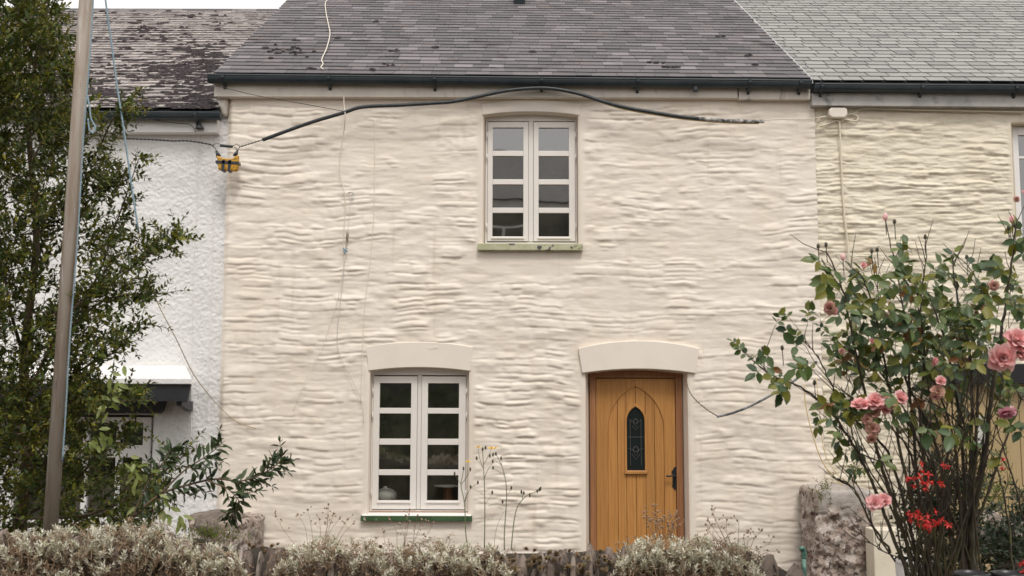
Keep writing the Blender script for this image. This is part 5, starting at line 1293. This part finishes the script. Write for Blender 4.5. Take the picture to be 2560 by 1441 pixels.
# yellow hawkweed standing on the bank
random.seed(9)
hw = empty('yellow_flower_plant', at(1230, 1380, yh+.05), 'tall thin plant with yellow flowers right of the lower window', 'flower'); yw_ = yh+.05
def stem(pts, r=.0034, mat_=None, name='stem'):
    m = MB(); P3 = smooth_path([at(x, y_, yw_) for x, y_ in pts], 5); n = len(P3); m.tube(P3, [r*(1-.5*i/(n-1)) for i in range(n)], 5); return m.build(name, mat_ or M['stem_green'], hw, smooth=True)
stem([(1170, 1370), (1165, 1330), (1162, 1260), (1153, 1215), (1157, 1190), (1159, 1175)]); stem([(1162, 1255), (1172, 1230), (1185, 1215), (1195, 1208)], .002); stem([(1154, 1212), (1168, 1190), (1171, 1160)], .0018); stem([(1160, 1205), (1172, 1185), (1176, 1172)], .0014); stem([(1153, 1212), (1142, 1195), (1137, 1186)], .0014)
stem([(1212, 1370), (1213, 1290), (1212, 1220), (1210, 1180), (1207, 1130), (1207, 1118)]); stem([(1207, 1170), (1198, 1140), (1197, 1122)], .0018); stem([(1208, 1165), (1222, 1140), (1228, 1125)], .002); stem([(1210, 1200), (1220, 1175), (1232, 1158)], .002); stem([(1207, 1167), (1197, 1155), (1192, 1147)], .0014); stem([(1210, 1240), (1195, 1228), (1180, 1222)], .0012); stem([(1213, 1262), (1225, 1245), (1231, 1234)], .0012)
stem([(1262, 1375), (1262, 1330), (1266, 1270), (1267, 1225), (1262, 1190), (1254, 1163), (1241, 1136)]); stem([(1252, 1162), (1240, 1153), (1233, 1148)], .0016); stem([(1260, 1188), (1245, 1178), (1233, 1171)], .0016); stem([(1254, 1163), (1256, 1155), (1253, 1146)], .0012); stem([(1267, 1240), (1275, 1230), (1279, 1221)], .0014)
stem([(1279, 1375), (1283, 1330), (1289, 1285), (1300, 1258), (1320, 1238), (1340, 1230), (1350, 1222)], .0034); stem([(1307, 1248), (1306, 1238), (1304, 1230)], .0022); stem([(1236, 1370), (1240, 1330), (1250, 1300), (1262, 1278)], .0015)
for (x, y_, L_, a_) in ((1219, 1267, .035, -.1), (1214, 1302, .045, -.5), (1262, 1275, -.035, .1), (1272, 1271, .06, -.6), (1268, 1237, .05, .35), (1290, 1335, .07, -.3), (1288, 1295, .012, -1)):
    m = Leaves(); m.add(at(x, y_, yw_), Vector((L_, -.01, .02)), Vector((0, -.3, 1)), abs(L_)*1.3, .011); m.build('leaf', M['stem_green'], hw, kind=None, droop=.35)
for (x, y_) in ((1159, 1172), (1176, 1174), (1195, 1207), (1177, 1218), (1137, 1185), (1207, 1124), (1214, 1120), (1192, 1146), (1232, 1154), (1225, 1140), (1233, 1137), (1240, 1135), (1253, 1146), (1233, 1170), (1231, 1232), (1279, 1220), (1349, 1224), (1344, 1228), (1352, 1222), (1325, 1238), (1304, 1230), (1257, 1255), (1310, 1233)):
    m = MB(); c_ = at(x, y_, yw_); m.blob(c_, (.0055, .0055, .011), x, .15, 1); m.build('flower_bud', M['bud_dark'], hw)
def yflower(x, y_, r, up=.7):
    L_ = Leaves(); c_ = at(x, y_, yw_)
    for k in range(22):
        q = 6.283*k/22; e_ = random.uniform(.1, .5); d = Vector((math.cos(q)*math.cos(e_), math.sin(q)*math.cos(e_)-.25, math.sin(e_)*up+.1)); L_.add(c_+Vector((0, 0, .002)), d, Vector((0, -.3, 1)), r*random.uniform(.8, 1.1), r*.3)
    for k in range(12): L_.add(c_+Vector((0, 0, .004)), rv(.5)+Vector((0, -.3, 1)), rv(1), r*.5, r*.2)
    L_.build('flower_head', M['yellow'], hw, kind=None)
yflower(1171, 1157, .019); yflower(1196, 1120, .018); yflower(1229, 1124, .026); yflower(1240, 1122, .013)

# green pipe
m = MB(); A_ = at(2010, 1372, -2.2); m.tube([(A_.x, -2.2, -.05), (A_.x, -2.2, A_.z-.03)], .018, 10); po_ = m.build('standpipe', M['green_pipe'], smooth=True); tag(po_, 'thin dark green standpipe in front of the cream wall at lower right', 'pipe')
m = MB(); m.tube(smooth_path([(A_.x+.002, -2.2, A_.z-.07), (A_.x+.002, -2.2, A_.z-.03), (A_.x-.003, -2.2, A_.z), (A_.x-.025, -2.22, A_.z+.008)], 4), .021, 10); m.build('tap_head', M['green_pipe'], po_, smooth=True)

# ================================================================== THE ROSE BUSH
random.seed(44)
yr = -5.55
rb_ = empty('rose_bush', (at(2330, 1500, yr).x, yr, -.05), 'tall straggly rose bush with pink flowers at the right edge', 'rose bush')
lvr = Leaves(); dry_r = Leaves(); thin = MB()
def cane(pts, r0, r1, yo=0.0, name='cane', dy=None):
    ys_ = [yr+yo*(k/(len(pts)-1)) for k in range(len(pts))]
    P3 = smooth_path([at(x, y_, yy) for (x, y_), yy in zip(pts, ys_)], 6); n = len(P3)
    P3 = [p+rv(.0025) for p in P3]
    m = MB(); m.tube(P3, [r0+(r1-r0)*i/(n-1) for i in range(n)], 6); m.build(name, M['cane'], rb_, smooth=True); return P3
def leaflet(c, d, size, dry=False):
    (dry_r if dry else lvr).add(c, d, Vector((0, -.75, .8))+rv(.45), size, size*random.uniform(.58, .72))
def compound(p, d, n=5, size=.05):
    """a rose leaf: stalk with paired leaflets and one at the end"""
    d = Vector(d).normalized(); L_ = size*1.45; q = p+d*L_; thin.tube([p, p.lerp(q, .5)+Vector((0, 0, .004)), q], .0012, 3, cap=False)
    dry = random.random() < .07; side = d.cross(Vector((0, -1, .3)))
    if side.length < .1: side = Vector((1, 0, 0))
    side.normalize(); leaflet(q, d+rv(.2)+Vector((0, 0, -.25)), size*1.1, dry)
    for k in range((n-1)//2):
        c = p.lerp(q, .85-.42*k)
        for s_ in (-1, 1): leaflet(c, d*.45+side*s_+rv(.22)+Vector((0, 0, -.2)), size*random.uniform(.75, 1.0), dry)
canes = [
 ([(2290, 1480), (2230, 1330), (2180, 1200), (2120, 1090), (2060, 1010), (1990, 960), (1925, 935), (1895, 900)], .010, .0022, .1),
 ([(2300, 1480), (2250, 1300), (2200, 1150), (2165, 1000), (2140, 880), (2110, 740), (2072, 640), (2045, 622)], .011, .002, -.15),
 ([(2310, 1480), (2270, 1290), (2220, 1130), (2150, 1060), (2090, 980), (2050, 900), (2010, 850)], .009, .002, .1),
 ([(2330, 1480), (2285, 1280), (2245, 1100), (2220, 950), (2190, 800), (2160, 700), (2110, 650)], .010, .002, -.2),
 ([(2340, 1480), (2300, 1250), (2280, 1050), (2270, 900), (2255, 760), (2235, 650), (2212, 548)], .010, .0022, .1),
 ([(2360, 1480), (2320, 1240), (2300, 1050), (2310, 900), (2300, 760), (2310, 680), (2314, 600)], .010, .0022, -.1),
 ([(2390, 1480), (2370, 1250), (2330, 1080), (2270, 960), (2230, 870), (2200, 760), (2185, 640)], .010, .002, .2),
 ([(2410, 1480), (2400, 1250), (2385, 1100), (2340, 960), (2290, 860), (2270, 800)], .009, .002, -.1),
 ([(2420, 1480), (2415, 1290), (2400, 1060), (2370, 880), (2330, 760), (2300, 700)], .012, .003, .15),
 ([(2430, 1480), (2425, 1200), (2430, 1000), (2420, 850), (2390, 730), (2380, 640)], .013, .003, .05),
 ([(2440, 1480), (2430, 1330), (2460, 1150), (2480, 980), (2500, 850), (2520, 720), (2535, 600), (2540, 545)], .016, .003, -.1),
 ([(2430, 1340), (2470, 1230), (2520, 1080), (2570, 960)], .009, .004, .05),
 ([(2425, 1310), (2440, 1100), (2445, 950), (2460, 820), (2440, 700), (2410, 650)], .010, .002, .1),
 ([(2230, 1380), (2170, 1290), (2130, 1215), (2092, 1195)], .006, .003, -.1),
 ([(2240, 1400), (2190, 1330), (2160, 1240), (2120, 1175)], .005, .002, -.15),
 ([(2500, 1000), (2450, 930), (2390, 880), (2350, 850)], .004, .002, -.1),
 ([(2530, 960), (2560, 1000), (2600, 1060)], .005, .003, -.1),
 ([(2350, 1480), (2320, 1380), (2290, 1180), (2250, 1090), (2150, 1010), (2090, 960)], .008, .002, -.1),
 ([(2375, 1480), (2350, 1300), (2330, 1150), (2250, 1000), (2200, 930)], .008, .002, .1),
 ([(2460, 1150), (2400, 1060), (2340, 1010), (2300, 1000)], .006, .002, 0),
 ([(2380, 1330), (2340, 1200), (2310, 1080), (2250, 960), (2230, 900)], .006, .002, .2),
 ([(2200, 1150), (2150, 1130), (2100, 1080), (2065, 1020)], .004, .0015, -.1),
 ([(2560, 1300), (2530, 1180), (2500, 1090), (2490, 1040)], .005, .002, -.1),
 ([(2250, 1395), (2200, 1370), (2160, 1340), (2150, 1320)], .0035, .002, -.2),
 ([(2540, 1480), (2520, 1300), (2500, 1190), (2470, 1120), (2430, 1080)], .006, .002, .1),
]
for k in range(34):
    bx = random.uniform(2270, 2470); tx = random.uniform(2080, 2540); ty = random.uniform(720, 1080); mx_ = bx+(tx-bx)*random.uniform(.25, .45)+random.uniform(-25, 25)
    canes.append(([(bx, 1480), (mx_, 1480-(1480-ty)*.42), (bx+(tx-bx)*.72+random.uniform(-25, 25), 1480-(1480-ty)*.72), (tx, ty)], random.uniform(.004, .0075), .0015, random.uniform(-.3, .3)))
tips_r = []
for pts, r0, r1, yo in canes:
    P3 = cane(pts, r0, r1, yo); n = len(P3); tips_r.append(P3)
    for i in range(int(n*.18), n-1):
        if random.random() < .34:   # bare side shoots low, leafy ones high
            p = P3[i]; d = (P3[i+1]-P3[i-1]).normalized(); s_ = random.choice((-1, 1)); dd_ = (d+Vector((s_*random.uniform(.4, .9), random.uniform(-.5, .5), .25))).normalized(); ln = random.uniform(.05, .22)
            q = p+dd_*ln; thin.tube([p, p.lerp(q, .5)+rv(.006), q+Vector((0, 0, .01))], [.0026, .002, .0012], 4, cap=False)
            px_, py_ = 1280+F*q.x/(q.y-CY), 0
            if Z(700, q.y) > q.z > Z(960, q.y) and random.random() < .9: compound(q, dd_, random.choice((3, 5, 5)), random.uniform(.038, .058))
# leafy crown: leaves placed by where the photograph has them
blobs = [(2090, 640, 45, 30, 5), (2075, 700, 45, 35, 8), (2130, 720, 50, 40, 10), (2210, 640, 40, 30, 8), (2200, 700, 60, 40, 12), (2290, 660, 50, 40, 10), (2340, 640, 30, 20, 4), (2300, 740, 60, 40, 12), (2170, 790, 70, 40, 16), (2250, 800, 60, 40, 16), (2320, 810, 60, 50, 14),
         (2400, 700, 50, 40, 10), (2420, 780, 50, 50, 12), (2480, 670, 40, 40, 9), (2530, 690, 40, 50, 14), (2545, 640, 25, 40, 8), (2120, 860, 60, 40, 12), (2060, 830, 40, 30, 9), (2030, 870, 30, 25, 5), (2190, 870, 70, 40, 14), (2270, 880, 60, 40, 10), (2350, 870, 60, 40, 9), (2440, 870, 50, 40, 8), (2500, 780, 50, 50, 10),
         (1900, 910, 25, 22, 5), (1945, 905, 22, 20, 4), (1960, 950, 25, 20, 4), (2060, 960, 40, 40, 7), (2050, 1010, 30, 25, 6), (2090, 1030, 30, 30, 5), (2240, 960, 40, 20, 5), (2540, 940, 30, 40, 8), (2530, 1000, 30, 30, 6), (2550, 560, 15, 60, 9), (2150, 950, 40, 30, 6), (2330, 960, 60, 40, 8), (2110, 1120, 20, 20, 2), (2180, 1060, 50, 30, 4), (2390, 970, 40, 30, 5), (2550, 1060, 20, 20, 3), (2300, 1020, 60, 40, 6), (2210, 990, 50, 30, 5), (2110, 1010, 40, 30, 5), (2440, 960, 50, 50, 6), (2500, 1080, 50, 50, 5), (2150, 1110, 30, 40, 3), (2420, 1040, 50, 40, 5)]
for (cx, cy, sx, sy, n) in blobs:
    if cy < 720: cy += 22
    cx += 10
    for k in range(max(1, int(n*.72+.5))):
        x, y_ = random.gauss(cx, sx*.62), random.gauss(cy+14, sy*.72); p = at(x, y_, yr+random.uniform(-.28, .28))
        compound(p, Vector((random.gauss(-.1, .7), random.gauss(-.3, .4), random.gauss(-.1, .45))), random.choice((3, 3, 5)), random.uniform(.048, .086))
print('rose leaflets', len(lvr.P), len(dry_r.P))
lvr.build_single('leaflet', M['rose_leaf'], rb_, 300, droop=.22, fold=.16)
dry_r.build_single('withered_leaflet', M['rose_leaf_dry'], rb_, 60, droop=.5, fold=.3)
tag(put('thin_shoots', thin.mesh('thin_shoots', M['cane']), rb_), kind='stuff')
# flowers
def flower_mesh(seed, material, loose=0.0):
    rr = random.Random(seed); V_ = []; Fc = []
    def petal(az, el, r, w_, cup):
        b = len(V_); nu, nv = 5, 4
        for i in range(nu+1):
            t = i/nu
            for j in range(nv+1):
                s = (j/nv-.5)*2; ww = w_*math.sin(math.pi*min(.97, .12+t*.80))**.7
                # along: rises and cups outwards, the rim rolls back
                rad = r*(t*math.cos(el)+.0)+cup*s*s*-.10*r; hgt = r*(t*math.sin(el)+.25*t*t*(1-loose))-.16*r*(t**4)
                x = rad; y = s*ww*r; z_ = hgt+.16*r*s*s*math.sin(math.pi*t)+rr.uniform(-.02, .02)*r
                x += rr.uniform(-.02, .02)*r
                V_.append((x*math.cos(az)-y*math.sin(az), x*math.sin(az)+y*math.cos(az), z_))
        for i in range(nu):
            for j in range(nv): Fc.append((b+i*(nv+1)+j, b+(i+1)*(nv+1)+j, b+(i+1)*(nv+1)+j+1, b+i*(nv+1)+j+1))
    for ring, (n, el, r, w_) in enumerate(((7, .05, 1.0, .50), (7, .35, .95, .46), (7, .65, .85, .40), (6, .95, .75, .34), (6, 1.2, .62, .26), (5, 1.4, .5, .2))):
        for k in range(n): petal(2*math.pi*(k+ring*.37+rr.uniform(-.2, .2))/n, el+rr.uniform(-.15, .15)-loose*.3, r*rr.uniform(.88, 1.08), w_, 1)
    me = bpy.data.meshes.new('flower'); me.from_pydata(V_, [], Fc); me.materials.append(material); me.polygons.foreach_set('use_smooth', [True]*len(Fc)); return me
FM = {k: [flower_mesh(i+7*q, M[k], lo) for i in range(2)] for q, (k, lo) in enumerate((('petal', 0), ('petal_cool', .3), ('petal_old', .5)))}
def flower(x, y_, rpx, kind_='petal', face=(-.1, -1, .35), yo=-.3, label=None):
    o = bpy.data.objects.new('flower', random.choice(FM[kind_])); COL.objects.link(o); o.parent = rb_; yy = yr+yo; r = rpx/F*(yy-CY)
    d = (Vector(face)+rv(.18)).normalized(); o.rotation_euler = d.to_track_quat('Z', 'Y').to_euler(); o.scale = (r, r, r*.95); o.location = at(x, y_, yy)-d*r*.3-rb_.location
    if label: o['label'] = label
    return o
for a_ in ((2506, 892, 40, 'petal', (-.2, -1, .0)), (2543, 842, 36, 'petal', (0, -1, .5)), (2556, 872, 30, 'petal', (.3, -1, .2)), (2150, 1006, 26, 'petal', (-.3, -.8, .8)), (2188, 998, 28, 'petal', (0, -.8, .9)), (2222, 1003, 26, 'petal', (.2, -.8, .8)), (2254, 990, 22, 'petal', (.4, -.9, .6)),
           (2187, 1252, 25, 'petal', (-.3, -1, .3)), (2213, 1246, 20, 'petal', (.4, -.9, .5)), (2070, 768, 20, 'petal_old', (-.8, -.6, .1)), (2084, 776, 12, 'petal', (-.6, -.8, 0)), (2338, 902, 14, 'petal', (.6, -.8, -.2)), (2352, 948, 15, 'petal', (0, -1, .3)), (2158, 660, 9, 'petal', (-.6, -.7, .3)),
           (2485, 712, 15, 'petal_old', (0, -.8, .3)), (2516, 1034, 24, 'petal_cool', (-.1, -.8, -.7)), (2535, 1025, 15, 'petal_cool', (.6, -.7, .2)), (2345, 975, 20, 'petal_old', (0, -1, .2)), (2338, 990, 14, 'petal_old', (-.3, -1, -.2)), (2186, 1030, 22, 'petal_old', (0, -1, 0)), (2168, 1048, 15, 'petal_old', (-.3, -1, 0)),
           (2182, 1070, 20, 'petal_old', (0, -1, -.3)), (2180, 1098, 15, 'petal_old', (0, -1, -.5)), (2215, 1022, 14, 'petal', (0, -1, 0)), (2541, 494, 10, 'petal_old', (0, -1, .6)), (2560, 480, 10, 'petal', (.4, -1, .6)), (2105, 876, 9, 'petal_old', (0, -1, 0)), (2180, 850, 8, 'petal', (0, -1, 0))):
    flower(*a_)
for (x, y_) in ((2212, 540), (2106, 641), (2528, 545), (2535, 560), (2044, 614), (2064, 610), (2235, 552), (2312, 590), (2380, 640), (1907, 870), (1955, 868), (2520, 567), (2178, 626), (2192, 622), (2416, 640), (2036, 955)):
    m = MB(); c_ = at(x, y_, yr); pink = (x, y_) in ((2212, 540), (2106, 641), (2528, 545)); rr_ = .013 if pink else .009
    m.blob(c_, (rr_, rr_, rr_*1.5), x, .15, 1); m.build('rosebud', M['petal'] if pink else M['bud_dark'], rb_, smooth=True)
    m = MB(); m.tube([c_-Vector((0, 0, .01)), c_+Vector((.01, .02, -.09))], .0022, 4); m.build('cane', M['cane'], rb_)

# leafy undergrowth behind the canes
def bush(name, label, cat, blobs_, material, ll, lw, ydep, n, seed, stems_=True):
    random.seed(seed); o = empty(name, (at(blobs_[0][0], 1441, ydep).x, ydep, 0), label, cat); L_ = Leaves(); m = MB(); tot = sum(b_[2]*b_[3] for b_ in blobs_)
    for (cx, cy, sx, sy) in blobs_:
        for k in range(max(3, int(n*sx*sy/tot))):
            p = at(random.gauss(cx, sx*.5), random.gauss(cy, sy*.5), ydep+random.uniform(-.2, .2)); twig(p, rv(.6)+Vector((0, -.2, .5)), random.uniform(.06, .14), L_, m, ll*.75, ll, lw, n=4, r0=.0016, taper=.7)
    L_.build('foliage', material, o); tag(put('stems', m.mesh('stems', M['twig']), o), kind='stuff'); return o
fu = bush('fuchsia_bush', 'dark green fuchsia with hanging red flowers among the rose canes', 'fuchsia', [(2350, 1170, 50, 50), (2360, 1240, 60, 50), (2330, 1290, 70, 50), (2390, 1330, 70, 60), (2360, 1400, 70, 50), (2300, 1250, 40, 60), (2440, 1390, 50, 50), (2420, 1240, 50, 60), (2300, 1340, 50, 60)], M['fuchsia_leaf'], .038, .020, -5.2, 330, 4)
random.seed(77)
fm_ = []
for k in range(3):
    L_ = Leaves()
    for q in range(4):
        a_ = q*1.57+.3; L_.add((0, 0, 0), Vector((math.cos(a_)*.8, math.sin(a_)*.8, -.35)), Vector((0, 0, 1)), 1.0, .38)
    for q in range(5):
        a_ = q*1.26; L_.add((0, 0, -.1), Vector((math.cos(a_)*.25, math.sin(a_)*.25, -1)), Vector((math.cos(a_), math.sin(a_), 0)), .75, .4)
    L_.add((0, 0, .55), Vector((0, 0, -1)), Vector((1, 0, 0)), .6, .22); L_.add((0, 0, .55), Vector((0, 0, -1)), Vector((0, 1, 0)), .6, .22)
    fm_.append(leaf_mesh('flower', L_.P, L_.D, L_.U, np.array(L_.L), np.array(L_.W), M['fuchsia'], .1, .1))
for (cx, cy, n, s_) in ((2300, 1210, 4, 10), (2322, 1205, 6, 12), (2285, 1190, 3, 10), (2366, 1163, 2, 5), (2300, 1300, 7, 14), (2320, 1310, 8, 14), (2335, 1305, 6, 12), (2368, 1305, 3, 6), (2287, 1285, 3, 8), (2310, 1160, 2, 8), (2512, 1145, 1, 2), (2504, 1165, 1, 2), (2556, 1402, 2, 4), (2558, 1425, 3, 4), (2335, 1275, 1, 3)):
    for k in range(n):
        o = bpy.data.objects.new('flower', random.choice(fm_)); COL.objects.link(o); o.parent = fu; s = random.uniform(.019, .027); o.scale = (s, s, s); o.rotation_euler = (random.gauss(0, .5), random.gauss(0, .5), random.uniform(0, 6))
        o.location = at(random.gauss(cx, s_), random.gauss(cy, s_*.8), -5.92+random.uniform(-.05, .05))-fu.location
bush('climbing_plant', 'lime green climber at the foot of the tan boarded porch', 'climber', [(2450, 1180, 30, 50), (2470, 1240, 35, 60), (2500, 1160, 20, 40), (2460, 1290, 40, 30), (2500, 1260, 30, 50), (2420, 1130, 20, 20)], M['lime_leaf'], .034, .018, -2.2, 90, 14)
bush('trailing_plant', 'yellow-green trailing plant hanging on the cream wall beside the rose', 'climber', [(2140, 1040, 10, 40), (2136, 1120, 10, 45), (2142, 1180, 12, 35), (2150, 1200, 12, 20)], M['lime_leaf'], .034, .016, -.55, 34, 15)
bush('wall_fern', 'small straggly green plant on top of the crumbling garden wall', 'plant', [(2050, 1222, 18, 10), (2035, 1240, 18, 12), (2068, 1215, 15, 8), (2075, 1232, 8, 10)], M['lime_leaf'], .030, .010, -.75, 26, 16)
bush('undergrowth', 'dark leafy undergrowth at the bottom right corner', 'shrub', [(2470, 1390, 60, 40), (2540, 1370, 50, 50), (2500, 1340, 50, 25), (2330, 1430, 50, 20), (2420, 1430, 50, 15), (2550, 1300, 30, 30), (2560, 1240, 20, 20)], M['fuchsia_leaf'], .048, .018, -4.9, 280, 18)
# log, tubs and pots
lg = MB(); A_, B_ = at(2468, 1288, -4.2), at(2545, 1345, -4.0)
P3 = [A_.lerp(B_, t)+rv(.006) for t in np.linspace(0, 1, 7)]; lg.tube(P3, [.045, .06, .065, .06, .068, .06, .055], 12); lo_ = lg.build('weathered_log', M['log']); tag(lo_, 'pale weathered log lying below the tan boarded porch', 'log')
m = MB(); m.tube([P3[1]+Vector((0, -.03, .03)), P3[1]+Vector((-.05, -.05, -.08)), P3[1]+Vector((-.08, -.05, -.12))], [.03, .02, .012], 8); m.build('branch_stub', M['log'], lo_)
rs_ = MB(); rs_.blob((at(2540, 1330, -3.9).x, -3.9, Z(1345, -3.9)), (.28, .2, .12), 6, .3, 3, 1.5); rs_.box(at(2500, 1340, -3.9).x, at(2600, 1340, -3.9).x, -3.95, -3.8, -.05, Z(1350, -3.9)); tag(rs_.build('boulder', M['brown_stone'], smooth=True), 'dark brown boulder under the weathered log', 'stone')
m = MB(); c_ = at(2285, 1410, -3.6); m.lathe([(.0, -.5), (.09, -.5), (.12, 0.02), (.128, .02), (.128, .045), (.112, .045), (.10, -.02), (.0, -.02)], (c_.x, c_.y, c_.z), 24); tag(m.build('white_tub', M['upvc']), 'white plastic tub glimpsed between the rose canes', 'tub')
for i, (x, r, lb) in enumerate(((2430, .075, 'black plastic pot rim at the bottom edge, left of the other black pot'), (2524, .072, 'black plastic pot rim at the bottom right corner'))):
    yy = -5.95; c_ = at(x, 1431, yy); m = MB(); m.lathe([(0, -.298), (r*.72, -.298), (r*.75, -.28), (r*.97, -.02), (r*1.06, -.02), (r*1.08, .0), (r*1.04, .006), (r*.96, .004), (r*.93, -.02), (r*.90, -.06)], (c_.x, yy, c_.z), 32); o = m.build('plant_pot', M['black_pot'], smooth=True); tag(o, lb, 'plant pot')
    m = MB(); m.lathe([(.0, -.045), (r*.91, -.05)], (c_.x, yy, c_.z), 24); m.build('potting_soil', M['soil'], o)
# a shelf of earth the pots stand on
m = MB(); m.box(X(2330, 1441, -5.95)-.0, X(2800, 1441, -5.95), -6.15, -5.3, -.05, Z(1431, -5.95)-.295); tag(m.build('raised_bed', M['soil'], bevel=.04), kind='structure')
print('meshes', len(bpy.data.objects), 'tris', sum(len(o.data.polygons)*2 for o in bpy.data.objects if o.type == 'MESH'))
